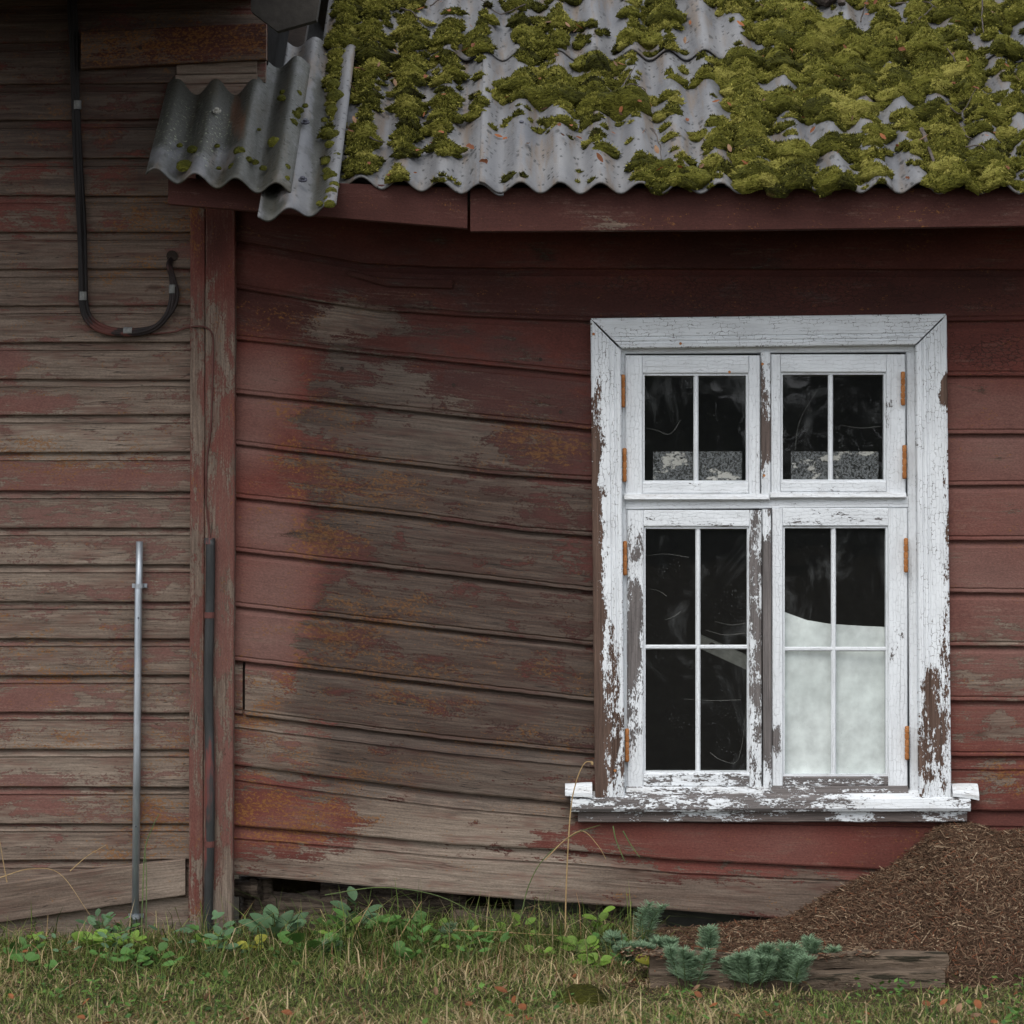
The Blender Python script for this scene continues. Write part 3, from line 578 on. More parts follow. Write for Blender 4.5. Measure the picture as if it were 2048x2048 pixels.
# tilted pale rail with a bolt hole inside the lower left light
a = np.array([[1398, 1268], [1520, 1322], [1520, 1352], [1398, 1296]], float); Pq = W(a[:, 0], a[:, 1], .35); Vb = np.concatenate([Pq, Pq + np.array([0, .03, 0])])
pb = mk('tilted_rail', Vb, [[0, 3, 2, 1], [4, 5, 6, 7], [0, 1, 5, 4], [1, 2, 6, 5], [2, 3, 7, 6], [3, 0, 4, 7]], M['paleboard'])
tag(pb, 'pale grey rail with a round hole leaning inside the lower left light', 'rail')
p = W(1424, 1292, .347); V, F = tube([p, p + np.array([0, .002, 0])], .0105, 14); mk('bolt_hole', V, F, M['dark'], pb)
for pts in ([(1292, 1112), (1330, 1108), (1378, 1115)], [(1300, 1178), (1318, 1182), (1333, 1192)], [(1430, 1243), (1462, 1250), (1492, 1246)], [(1412, 1260), (1450, 1270), (1490, 1266)], [(1368, 1398), (1420, 1401), (1482, 1400)], [(1494, 1370), (1488, 1460), (1474, 1522), (1442, 1520), (1420, 1505)],
            [(1287, 855), (1312, 860), (1340, 868), (1362, 840)], [(1680, 850), (1720, 856), (1760, 853)], [(1640, 770), (1600, 840), (1590, 900)], [(1330, 1240), (1350, 1232), (1362, 1222)]):
    P = spline([W(x, y, .03 + random.uniform(0, .03)) for x, y in pts], 8); V, F = tube(P, np.linspace(.0005, .0011, len(P)), 5); mk('cobweb', V, F, M['web'], win)

# ------------------------------------------------------------------ eave, roof
TH = math.radians(32); YE, ZE = -.45, 2.062; CT, ST = math.cos(TH), math.sin(TH); NRM = np.array([0, -ST, CT])
def RP(u, t, h=0.0):
    u, t, h = np.broadcast_arrays(np.asarray(u, float), t, h)
    return np.stack([u, YE + t * CT - h * ST, ZE + t * ST + h * CT], -1)
def roof_ut(px, py):
    px = np.asarray(px, float); py = np.asarray(py, float); dz = -(py - HY) * S / D; dx = (px - HX) * S / D
    # (Y-YE)*ST - (Z-ZE)*CT = 0 with Y=-D+k, Z=CAMZ+k*dz
    k = ((D + YE) * ST + (CAMZ - ZE) * CT) / (ST - dz * CT)
    return CAMX + dx * k, (-D + k - YE) / CT
PITCH = .1057; U0 = float(roof_ut(1041, 380)[0]); AMP = .0165
def corr(u): return AMP * np.cos(2 * np.pi * (u - U0) / PITCH)
roof = empty('roof', RP(0, .3), parent=low)
def roof_sheet(u0, u1, t0, t1, lift, wave=corr, tt=None, tb=None, shear=0.0, film=0.0, stain=0.0, lich=0.0, thick=.006, nt=26, name='roof_sheet'):
    nu = int((u1 - u0) / PITCH * 14) + 2; u = np.linspace(u0, u1, nu); v = np.linspace(0, 1, nt)
    UU, VV = np.meshgrid(u, v, indexing='ij')
    T0 = np.full(nu, t0) if tb is None else tb(u); T1 = np.full(nu, t1) if tt is None else tt(u)
    T0 = T0 + .006 * (vnoise(u * 21, u * 0 + lift * 90, 3) - .5)
    TT = T0[:, None] + (T1 - T0)[:, None] * VV
    X = UU + shear * (TT - T0[:, None])
    H = wave(UU) + lift + .004 * (vnoise(X * 4, TT * 4, 2) - .5) + .0008 * (vnoise(X * 90, TT * 90, 2) - .5)
    Pt = RP(X, TT, H).reshape(-1, 3); Pb = RP(X, TT, H - thick).reshape(-1, 3); n = len(Pt)
    F = grid_faces(nu, nt); Fa = [F, F[:, ::-1] + n]
    e = [np.arange(nu) * nt, np.arange(nt)[::-1], np.arange(nu)[::-1] * nt + nt - 1, (nu - 1) * nt + np.arange(nt)]
    for q in e: Fa.append(np.stack([q[:-1], q[:-1] + n, q[1:] + n, q[1:]], -1))
    sd = random.uniform(0, 30); lc = np.stack([X.ravel() + sd, TT.ravel() + sd, np.full(n, sd)], -1); lc = np.concatenate([lc, lc])
    px, py = toPX(np.concatenate([Pt, Pb])); g = lambda f: f(px, py) if callable(f) else np.full(2 * n, f)
    return mk(name, np.concatenate([Pt, Pb]), np.concatenate(Fa), M['sheet'], roof, {'lc': lc, 'wa': np.stack([g(film), g(stain), g(lich)], -1)}, True)
UX = lambda px: float(roof_ut(px, 385)[0])
T_LAP = float(roof_ut(1000, 122)[1])
edges = [UX(665), UX(992), UX(1772), UX(2560)]
film_main = field(.20, [(700, 250, 60, 150, .55), (1600, 250, 500, 260, .30)])
for i in range(3):
    roof_sheet(edges[i] - (.045 if i else 0), edges[i + 1] + .02, (.03, .0, .004)[i], T_LAP + .12, .004 + .008 * i % .012, tb=(lambda u: np.interp(u, [edges[0], edges[1]], [.055, .0])) if i == 0 else None, film=film_main)
u2 = [float(roof_ut(x, 120)[0]) for x in (640, 1290, 1960, 2560)]
for i in range(3):
    roof_sheet(u2[i] - (.045 if i else 0), u2[i + 1] + .02, T_LAP + (.004, 0, -.01)[i], T_LAP + 1.15, .020 + .004 * (i % 2), film=film_main)
# the two stray sheets at the left end
ua, ub = float(roof_ut(300, 352)[0]), float(roof_ut(588, 382)[0])
ta = lambda u: np.interp(u, [ua, ub], [float(roof_ut(300, 378)[1]), float(roof_ut(588, 412)[1])])
tta = lambda u: np.where(u < float(roof_ut(478, 300)[0]), float(roof_ut(420, 192)[1]), float(roof_ut(560, 156)[1]))
wl = lambda u: AMP * 1.15 * np.cos(2 * np.pi * (u - float(roof_ut(400, 365)[0])) / (PITCH * 1.02))
roof_sheet(ua, ub, 0, 1, .050, wl, tta, ta, 0.0, field(.75, [(430, 250, 200, 60, .95), (380, 330, 100, 40, .55)]), field(.0, [(475, 235, 18, 60, .75)]), field(.25, [(370, 260, 70, 70, .75), (440, 260, 30, 40, .8)]))
uc, ud = float(roof_ut(517, 440)[0]), float(roof_ut(672, 440)[0])
tb_ = lambda u: np.interp(u, [uc, ud], [float(roof_ut(517, 446)[1]), float(roof_ut(672, 428)[1])])
wc2 = lambda u: AMP * np.cos(2 * np.pi * (u - float(roof_ut(580, 430)[0])) / PITCH)
roof_sheet(uc, ud, 0, float(roof_ut(640, 98)[1]), .022, wc2, None, tb_, .0, field(.35, [(540, 400, 18, 60, .9), (640, 300, 14, 150, .95)]), .12, .05)
for x, y, lf in ((1043, 264, .026), (1120, 261, .026), (437, 268, .072), (612, 276, .05), (607, 392, .05), (1660, 246, .03)):
    u, t = roof_ut(x, y); p = RP(u, t, lf - .004); n = NRM
    V, F = merge([tube([p, p + n * .004], .012, 12), tube([p + n * .004, p + n * .011], .006, 8)]); mk('roof_bolt', V, F, M['washer'] if x == 437 else M['steel'], roof)
# fascia boards, soffit, frieze hook-up
ev = empty('eave', RP(0, .02), parent=low)
FF = [field(.04, [(990, 428, 30, 10, .55), (1240, 460, 60, 6, .5)]), field(-.16, []), field(.05, []), field(.2, []), field(.4, []), field(.2, [])]
board('fascia_board', 338, 935, line((338, 356), (520, 362), (935, 376)), line((338, 410), (935, 459)), FLATP(.02), M['siding'], ev, -.385, fields=FF, warp=.003)
board('fascia_board', 941, XR, line((941, 376), (2048, 376)), line((941, 465), (1500, 462), (2048, 454)), FLATP(.024), M['siding'], ev, -.385, fields=FF, warp=.003)
x0, x1 = W(478, 0)[0], W(XR, 0)[0]
for i, (ya, yb) in enumerate(((-.378, -.255), (-.250, -.125), (-.120, -.012))):
    V, F = boxm(x0, x1, ya, yb, 2.035 + .004 * i, 2.055 + .004 * i); mk('soffit_board', V, F, M['dark'], ev)
for i, x in enumerate(np.arange(x0 + .1, x1, .62)):
    P = RP(np.array([x, x + .05]), np.array([.05, .05]), -.03); Q = RP(np.array([x, x + .05]), np.array([2.2, 2.2]), -.03)
    Vt = np.array([P[0], P[1], Q[1], Q[0]]); V = np.concatenate([Vt, Vt - np.array([0, 0, .035])])
    mk('rafter', V, [[0, 1, 2, 3], [7, 6, 5, 4], [0, 4, 5, 1], [1, 5, 6, 2], [2, 6, 7, 3], [3, 7, 4, 0]], M['dark'], ev)

# ------------------------------------------------------------------ the tall house on the left
tall = empty('tall_house', W(200, GY, 0), 'tall house wall of narrow weathered brown and red boards', 'house')
twall = empty('wall', W(200, GY, 0), parent=tall)
XL = -620
t_bare = field(.66, [(300, 1250, 130, 220, .55), (60, 720, 70, 30, .2), (50, 810, 90, 18, .05), (120, 1050, 160, 40, .42), (40, 960, 120, 60, .45), (180, 950, 180, 30, .3), (120, 880, 200, 30, .85), (100, 1110, 200, 45, .75), (250, 730, 160, 40, .75), (150, 230, 200, 120, .6), (200, 540, 150, 60, .7), (250, 1460, 120, 40, .6), (60, 1400, 100, 40, .25), (60, 1510, 120, 30, .8), (60, 1600, 90, 40, .35), (330, 1600, 60, 60, .7), (180, 1830, 220, 60, .95), (150, 1785, 220, 40, .95), (60, 430, 100, 30, .4), (250, 420, 120, 30, .65)])
t_fade = field(.72, [(150, 200, 260, 200, .22), (150, 420, 260, 100, .45), (200, 1200, 260, 500, .85)])
t_lich = field(.12, [(150, 240, 150, 80, .30), (300, 420, 90, 40, .62), (280, 520, 110, 60, .42), (70, 900, 90, 25, .62), (120, 935, 100, 25, .6), (280, 905, 40, 30, .5), (150, 1300, 180, 50, .30), (150, 1350, 120, 25, .62), (300, 1630, 80, 60, .65), (320, 1500, 60, 50, .5), (100, 1480, 150, 20, .55), (240, 1700, 60, 30, .55), (420, 480, 40, 160, .4), (300, 80, 180, 40, .7)])
t_dark = field(.12, [(200, 150, 300, 220, .8)])  # darker, less rough boards towards the upper left
t_grey = field(.60, [(150, 200, 280, 260, .16), (200, 540, 260, 120, .38), (120, 880, 200, 40, .95), (150, 1130, 220, 60, .75), (100, 1530, 180, 40, .92), (180, 1840, 250, 60, .98), (150, 1780, 250, 40, .45)])
TF = [t_bare, t_fade, t_lich, t_dark, t_grey, field(.15, [])]
ys = [-60, 13, 88, 170, 242, 318, 391, 465, 539, 612, 685, 758, 830, 905, 981, 1055, 1129, 1202, 1276, 1350, 1423, 1497, 1572, 1646, 1719, 1795]
for k in range(-5, len(ys) - 1):
    y0 = ys[k] if k >= 0 else -60 + 74 * k; y1 = ys[k + 1] if k + 1 > 0 else -60 + 74 * (k + 1)
    tl = (-9 if y1 < 120 else -3 if y1 < 300 else random.uniform(-2, 2)); yb = line((XL, y1), (0, y1), (383, y1 + tl)); ya = line((XL, y0), (0, y0), (383, y0 + (-9 if y0 < 120 else -3 if y0 < 300 else 0)))
    xe = 392 if y1 > 330 else 532
    pr = [(0, -7, .001), (0, 3, .0015), (0, 15, .0090), (0, 16, .0050), (0, 19, .0050), (0, 20.5, .0120), (.6, 0, .0135), (1, -2, .0165), (1, 0, .0145)]
    board('plank', XL, xe, ya, yb, pr, M['siding'], twall, .006, fields=TF, edge=1.1, warp=.002)
a = W(XL, 1885, 0); c = W(528, -430, 0); V, F = merge([boxm(a[0], W(430, 0)[0], .0125, .09, a[2], c[2]), boxm(W(430, 0)[0], c[0], .0125, .09, W(0, 330)[2], c[2])])
mk('sheathing', V, F, M['dark'], twall)
# return wall that runs back above the low roof
V, F = boxm(W(520, 0)[0], W(530, 0)[0], .09, 5.0, W(0, 330)[2], W(0, -430)[2]); mk('return_wall', V, F, simple_mat('shade_black_boards', (.006, .005, .005), (.011, .010, .009), 8, .95, .05), twall)  # near-black colour stands in for the shade under the overhang
# lower boards: base boards and the tilted one
TB = [field(.92, []), t_fade, field(.15, []), ZERO, field(.85, []), ZERO]
board('plank', XL, 378, line((XL, 1792), (378, 1792)), line((XL, 1873), (378, 1873)), flat_rows(.014, 3), M['siding'], twall, .006, fields=TB, edge=1.5)
board('plank', XL, 376, line((XL, 1871), (376, 1871)), line((XL, 1890), (376, 1888)), flat_rows(.022, 2), M['siding'], twall, .006, fields=TB, edge=1.5)
nb = board('slanting_board', XL + 200, 372, line((XL + 200, 1850), (0, 1766), (232, 1732), (372, 1716)), line((XL + 200, 1930), (0, 1844), (375, 1788)), flat_rows(.020, 3), M['siding'], None, -.014, fields=[field(.97, []), t_fade, field(.1, []), field(.1, []), field(.42, [(330, 1760, 60, 40, .95)]), ZERO], edge=1.2)
tag(nb, 'grey brown board nailed aslant across the foot of the wall behind the galvanised tube', 'board')
# grey patch boards and the loose brown board under the eave
for i, (y0, y1) in enumerate(((122, 148), (148, 168), (168, 196))):
    board('patch_board', 354 - 2 * i, 514 + i, line((350, y0 + 3), (520, y0)), line((350, y1 + 2), (520, y1 - 1)), FLATP(.010 + .003 * i), M['siding'], twall, -.014, fields=[field(1, []), ZERO, ZERO, field(.1, []), field(.75, []), ZERO])
nb2 = board('nailed_board', 165, 534, line((165, 66), (534, 48)), line((165, 140), (534, 121)), flat_rows(.028, 3), M['siding'], None, -.020, fields=[field(.62, [(430, 80, 100, 30, .25)]), field(.05, []), field(.55, [(350, 90, 160, 30, .72)]), field(.2, []), field(.22, []), field(.2, [])], edge=1.0)
tag(nb2, 'short orange brown board nailed flat under the eave above the stray roof sheet', 'board')
p = W(281, 96, -.046); V, F = tube([p, p - np.array([0, .003, 0])], .0055, 10); mk('nail_hole', V, F, M['dark'], nb2)
# corner boards
cp = empty('corner_post', W(428, GY, 0), parent=tall)
CF = [field(.44, [(430, 640, 40, 60, .55), (390, 760, 20, 200, .6), (450, 700, 20, 60, .6), (455, 1820, 30, 70, .75), (395, 1500, 20, 260, .5), (430, 480, 50, 70, .12), (392, 1800, 16, 90, .7)]), field(.5, [(430, 480, 50, 90, .12), (430, 1300, 60, 400, .72)]), field(.12, [(390, 440, 20, 50, .7)]), field(.0, []), field(.55, [(450, 1830, 40, 90, 1)]), field(.15, [])]
board('corner_board', 405, 1890, line((405, 414), (1100, 412), (1890, 409)), line((405, 473), (1100, 471), (1890, 466)), flat_rows(.030, 4), M['siding'], cp, -.014, True, fields=CF, na=90, edge=1.0, back=.02)
board('corner_board', 405, 1872, line((405, 383), (1100, 382), (1872, 379)), line((405, 413), (1100, 411), (1872, 408)), flat_rows(.026, 3), M['siding'], cp, -.014, True, fields=CF, na=90, edge=1.0, back=.02)
# eave of the tall house just above the picture, with its dark end board
te = empty('eave', W(100, -80, -.3), parent=tall)
for i in range(5):
    x0, x1 = W(XL, 0)[0], W(512, 0)[0]; ya = -.95 + i * .19
    V, F = boxm(x0, x1, ya, ya + .186, 2.63, 2.652); mk('soffit_board', V, F, M['dark'], te)
V, F = boxm(W(XL, 0)[0], W(512, 0)[0], -.985, -.955, 2.58, 2.84); mk('fascia_board', V, F, M['dark'], te)
q = np.array([[500, -70], [502, 22], [554, 62], [632, 40], [650, -70]], float); Pq = W(q[:, 0], q[:, 1], -.36); Vq = np.concatenate([Pq, Pq + np.array([0, .05, 0])])
mk('end_board', Vq, [[0, 1, 2, 3, 4], [9, 8, 7, 6, 5]] + [[i, 5 + i, 5 + (i + 1) % 5, (i + 1) % 5] for i in range(5)], simple_mat('dark_grey_board', (.026, .023, .020), (.042, .037, .032), 8, .85), te)
V, F = merge([boxm(W(XL, 0)[0], W(590, 0)[0], -.98, 2.3, 2.86, 2.90)]); mk('roof_deck', V, F, M['dark'], te)

# ------------------------------------------------------------------ cables and tubes on the left wall
cb = empty('electric_cable', W(345, 515, -.02), 'bundle of dark cables hanging in a loop down the tall wall', 'cable')
path = [(144, -120), (146, 0), (149, 90), (152, 200), (158, 330), (163, 450), (166, 560), (167, 610), (180, 642), (212, 660), (260, 664), (305, 656), (336, 630), (348, 595), (345, 555), (338, 530), (342, 508)]
for i, (dx, dy, r) in enumerate(((0, 0, .0068), (-7, 3, .0056), (6, -4, .0054), (-2, 6, .0048))):
    pts = [W(x + dx * (.6 + .6 * random.random()) * (1 if j < 14 else .5), y + (dy if 7 < j < 14 else 0), -.024 - .004 * random.random() - .004 * (i % 2)) for j, (x, y) in enumerate(path)]
    pts[-1] = W(344 + i, 510, .004)
    V, F = tube(spline(pts, 8), r, 8); mk('strand', V, F, M['cable'], cb, smooth=True)
for x, y, r, v in ((154, 210, .0125, 1), (256, 663, .0125, 0), (345, 578, .0105, 1), (166, 592, .0125, 1)):
    p = W(x, y, -.026); d = np.array([0, 0, .012]) if v else np.array([.012, 0, 0]); V, F = tube([p - d, p + d], r, 12); mk('tape', V, F, M['tape'], cb, smooth=False)
V, F = tube([W(344, 512, -.0135), W(344, 512, -.0120)], .016, 12); mk('wall_hole', V, F, M['dark'], cb)
wr = [(300, 668), (345, 664), (372, 656), (390, 653), (412, 655), (425, 672), (426, 720), (424, 800), (421, 860), (414, 920), (412, 1000), (418, 1060), (421, 1082)]
V, F = tube(spline([W(x, y, -.020 if x < 380 else -.0475) for x, y in wr], 6), .0026, 6)
tag(mk('thin_wire', V, F, M['redwire'], None, None, True), 'thin red painted wire running down the corner boards into the black tube', 'wire')
bp = empty('black_tube', W(417, 1872, -.05), 'black tube with flaking red paint fixed upright on the corner boards', 'tube')
V, F = tube(spline([W(421, 1078, -.057), W(420, 1200, -.056), W(417, 1360, -.056), W(419, 1500, -.056), W(420, 1640, -.056), W(417, 1800, -.056), W(416, 1874, -.056)], 10), .0135, 14); mk('pipe', V, F, M['blackp'], bp, smooth=True)
for y in (1082, 1230, 1688):
    V, F = tube([W(419, y - 6, -.056), W(419, y + 6, -.056)], .0150, 14); mk('clip', V, F, M['redwire'] if y > 1100 else M['blackp'], bp)
gt = empty('galvanised_tube', W(270, 1910, -.04), 'straight grey galvanised tube standing upright against the tall wall', 'tube')
V, F = tube([W(279, 1083, -.030), W(278, 1172, -.030), W(277, 1174, -.030), W(274, 1500, -.030), W(270, 1915, -.030)], [.0098, .0098, .0105, .0105, .0105], 16); mk('pipe', V, F, M['galv'], gt, smooth=True)
for x, y in ((278, 1172), (271, 1833)):
    p = W(x, y, -.030); V, F = merge([tube([p - np.array([0, 0, .006]), p + np.array([0, 0, .006])], .0122, 14), boxm(p[0] - .021, p[0] + .021, -.018, -.0145, p[2] - .006, p[2] + .006), tube([p + np.array([.017, .012, 0]), p + np.array([.017, .006, 0])], .004, 8)]); mk('clamp', V, F, M['galv'], gt)
for x, y in ((277, 1236), (272, 1653)):
    p = W(x, y, -.0405); V, F = tube([p, p - np.array([0, .0012, 0])], .0028, 8); mk('screw', V, F, M['steel'], gt)

# ------------------------------------------------------------------ moss on the roof
md = field(.56, [(1750, 190, 420, 260, .84), (720, 40, 85, 70, 1.1), (690, 95, 45, 60, 1.0), (820, 115, 90, 50, 1.0), (740, 250, 32, 90, 1.0), (700, 220, 30, 60, .9), (822, 215, 34, 75, 1.0), (892, 230, 36, 90, 1.05), (720, 342, 70, 24, 1.0), (815, 350, 45, 18, .9), (822, 300, 30, 22, .8), (965, 170, 40, 45, .95), (1100, 40, 45, 45, .95), (1140, 112, 75, 42, 1.05), (1090, 195, 70, 32, .8), (1120, 210, 45, 45, 1.0), (1200, 200, 22, 80, .9), (1205, 300, 18, 40, 1.0), (1310, 335, 45, 40, .8), (1040, 345, 26, 30, .8), (1320, 40, 40, 40, .9), (1360, 120, 70, 60, .6), (1280, 200, 50, 30, .7), (1350, 210, 30, 50, .8), (1480, 200, 30, 110, 1.0), (1400, 330, 60, 30, .85),
    (1080, 300, 120, 55, .05), (960, 300, 38, 75, .05), (845, 340, 25, 45, .02), (1010, 80, 26, 55, 0), (860, 20, 36, 40, .05), (1225, 45, 50, 60, .12), (1290, 140, 30, 40, .2), (1290, 270, 60, 45, .08), (770, 210, 20, 60, .15), (780, 300, 20, 40, .1), (1545, 40, 40, 50, .08), (1400, 60, 30, 50, .2), (1385, 265, 38, 55, .1), (1450, 95, 40, 35, .15), (1740, 240, 22, 80, .1), (1800, 290, 40, 40, .15), (1440, 375, 40, 15, .15), (1950, 265, 45, 40, .12), (1650, 285, 30, 55, .2), (1560, 290, 30, 40, .4), (2010, 170, 40, 45, .3), (1960, 85, 45, 30, .25), (1700, 370, 20, 14, .2), (1880, 370, 25, 16, .3), (1800, 180, 60, 20, .5),
    (1600, 350, 90, 32, 1.1), (1760, 345, 60, 30, 1.0), (1980, 330, 110, 50, 1.1), (1570, 20, 60, 50, .95), (1650, 90, 70, 60, 1.0), (1800, 120, 120, 60, 1.1), (1640, 190, 70, 50, 1.0), (2000, 240, 60, 30, 1.0)])
uA, uB = float(roof_ut(600, 120)[0]), UX(2560)
rng = np.random.default_rng(11)
m_, k_ = 16, 8; th_ = np.linspace(0, 2 * np.pi, m_, endpoint=False); ph_ = np.linspace(.0, np.pi / 2 + .35, k_); TH_, PH_ = np.meshgrid(th_, ph_, indexing='ij')
HX0, HY0, HZ0 = np.sin(PH_) * np.cos(TH_), np.sin(PH_) * np.sin(TH_), np.cos(PH_)
hq = []
for i in range(m_):
    for j in range(k_ - 1): hq.append([i * k_ + j, i * k_ + j + 1, ((i + 1) % m_) * k_ + j + 1, ((i + 1) % m_) * k_ + j])
hq = np.array(hq); ncush = 0; MV, MF, MLC, MWA = [], [], [], []; TB_, TL, TW = [], [], []
lift_at = lambda t: np.where(t > T_LAP, .028, .012)
CU = []
for it in range(26000):
    u = rng.uniform(uA, uB); t = rng.uniform(-.004, 1.95); P0 = RP(u, t, 0.02); px, py = toPX(P0)
    d = float(md(np.array(px), np.array(py))) if px < 2150 else .7
    if px < 672: continue
    gn = float(vnoise(np.array(u * 8), np.array(t * 8), 3, .6, 3)); d *= min(1.25, max(.20, (gn - .32) / .18))
    if rng.random() > min(1, d) ** 1.9 * .52: continue
    left = px < 940
    r = rng.gamma(3.4, .0046) * (1.12 if px > 1350 else 1.0); r = min(max(r, .009), .055)
    if d < .45: r *= .7
    ru, rt = r * rng.uniform(.9, 1.5), r * rng.uniform(.75, 1.1); hgt = min(ru, rt) * rng.uniform(.75, 1.05)
    if left or rng.random() < .35: kk = round((u - U0) / PITCH); u = u * .45 + (U0 + kk * PITCH + rng.normal(0, .02)) * .55
    if left: ru *= .95; rt *= .62; hgt *= .75
    tone = float(np.clip(rng.normal(.52, .17) + (.05 if px > 1350 else 0), .1, .98))
    CU.append((u, t)); sd = rng.uniform(0, 200)
    lump = .62 + .78 * vnoise(HX0 * 2.2 + sd, HY0 * 2.2 + HZ0 * 1.7 + sd, 3, .62) + .30 * (vnoise(HX0 * 7 + sd, HY0 * 14 + HZ0 * 9, 2) - .5)
    lx, ly, lz = HX0 * ru * lump, HY0 * rt * lump, HZ0 * hgt * lump
    ly = ly - .30 * np.maximum(lz, 0)
    hb = .55 * corr(np.full_like(lx, u)) + .45 * corr(u + lx) + lift_at(t) + np.minimum(lz, hgt * 2) - .002
    P = RP(u + lx, t + ly, hb).reshape(-1, 3)
    MF.append(hq + ncush * m_ * k_); MV.append(P); ncush += 1
    ss_ = rng.uniform(0, .4); MLC.append(np.stack([(u + lx).ravel() + ss_, (t + ly).ravel() + lz.ravel() * .8 + ss_, lz.ravel()], -1)); MWA.append(np.tile([tone, .5, .5], (m_ * k_, 1)))
    nt_ = int(55 + r * 6500); ix = rng.integers(0, m_ * (k_ - 2), nt_); ix = (ix // (k_ - 2)) * k_ + ix % (k_ - 2)
    jj = (ix + 1); w_ = rng.random((nt_, 1)); i2 = (ix + k_) % (m_ * k_)
    q = P[ix] * (1 - w_) + P[jj] * w_; w2 = rng.random((nt_, 1)) * .9; q = q * (1 - w2) + (P[i2] * (1 - w_) + P[(i2 + 1) % (m_ * k_)] * w_) * w2
    TB_.append(q); c_ = RP(u, t, float(corr(u)) + float(lift_at(t)) - .01); dv = q - c_; TL.append(dv / (np.linalg.norm(dv, axis=1)[:, None] + 1e-9))
    TW.append(np.clip(tone + rng.normal(.06, .26, nt_), 0, 1))
at = {'lc': np.concatenate(MLC), 'wa': np.concatenate(MWA)}
tag(mk('roof_moss', np.concatenate(MV), np.concatenate(MF), M['moss'], None, at, True), 'olive green cushion moss spread over the corrugated roof', 'moss', kind='stuff')
base = np.concatenate(TB_); dirv = np.concatenate(TL); tw_ = np.concatenate(TW); n = len(base)
if n > 420000:
    pk = rng.choice(n, 420000, replace=False); base, dirv, tw_ = base[pk], dirv[pk], tw_[pk]; n = len(base)
dirv = dirv + rng.normal(0, .5, (n, 3)); dirv /= np.linalg.norm(dirv, axis=1)[:, None]; ln = rng.uniform(.004, .0105, n)[:, None]
side = np.cross(dirv, rng.normal(0, 1, (n, 3))); side /= np.linalg.norm(side, axis=1)[:, None]
Vt = np.stack([base - side * .0017, base + side * .0017, base + dirv * ln], 1).reshape(-1, 3)
lcA = np.repeat(np.stack([base[:, 0], base[:, 2] + rng.normal(0, .01, n), rng.random(n)], -1), 3, 0); wa = np.repeat(np.stack([tw_, rng.random(n), rng.random(n)], -1), 3, 0)
tag(mk('moss_tufts', Vt, np.arange(3 * n).reshape(-1, 3), M['moss'], None, {'lc': lcA, 'wa': wa}), 'fine upright moss shoots on the roof cushions', 'moss', kind='stuff')
CU = np.array(CU)
# single cushions on the stray sheets
def cushion(px, py, r, lift, name='moss_cushion', label='small moss cushion growing on the stray roof sheet at the gable end', flat=.75, P=None, nrm=NRM, tone=.45):
    if P is None: u, t = roof_ut(px, py); P = RP(u, t, lift)
    m, k = 14, 8; th = np.linspace(0, 2 * np.pi, m, endpoint=False); ph = np.linspace(.02, np.pi / 2 + .25, k); TH_, PH = np.meshgrid(th, ph, indexing='ij')
    sd = random.random() * 40; rr = r * (.72 + .6 * vnoise(np.cos(TH_) * 2 + sd, np.sin(TH_) * 2 + PH * 2 + sd, 3))
    X = rr * np.sin(PH) * np.cos(TH_); Yl = rr * np.sin(PH) * np.sin(TH_) * 1.05; Z = rr * np.cos(PH) * flat
    e1 = np.array([1., 0, 0]); e2 = np.cross(nrm, e1); V = P + X[..., None] * e1 + Yl[..., None] * e2 + Z[..., None] * nrm
    F = []
    for i in range(m):
        for j in range(k - 1): F.append([i * k + j, i * k + j + 1, ((i + 1) % m) * k + j + 1, ((i + 1) % m) * k + j])
    F.append([i * k for i in range(m)])
    V = V.reshape(-1, 3); nn = len(V)
    o = mk(name, V, F, M['moss'], None, {'lc': np.stack([V[:, 0], V[:, 2] * 1.3 + V[:, 1], V[:, 1]], -1), 'wa': np.stack([np.full(nn, tone), np.full(nn, .5), np.full(nn, .5)], -1)}, True)
    return tag(o, label, 'moss', 'moss cushions on the stray sheets')
for x, y, r in ((388, 309, .014), (372, 334, .020), (362, 292, .009), (482, 312, .016), (498, 322, .013), (470, 336, .014), (437, 293, .008), (513, 326, .010), (528, 338, .010), (565, 205, .012), (568, 185, .010), (590, 232, .018), (584, 248, .018), (600, 222, .012), (552, 286, .019), (596, 188, .014), (612, 212, .009), (574, 336, .012), (575, 358, .009), (440, 338, .007), (520, 260, .006)):
    cushion(x, y + 34, r, .052 + (.012 if x in (388, 482, 565) else 0))
for x, y, r in ((668, 190, .020), (672, 215, .026), (665, 240, .018), (655, 286, .018), (668, 292, .020), (661, 310, .015), (672, 170, .014), (652, 342, .013), (655, 362, .012), (662, 374, .020), (668, 392, .014), (664, 405, .016), (650, 345, .010), (660, 430, .015), (640, 428, .010), (655, 418, .010), (675, 332, .012), (650, 260, .010)):
    cushion(x, y, r, .030)
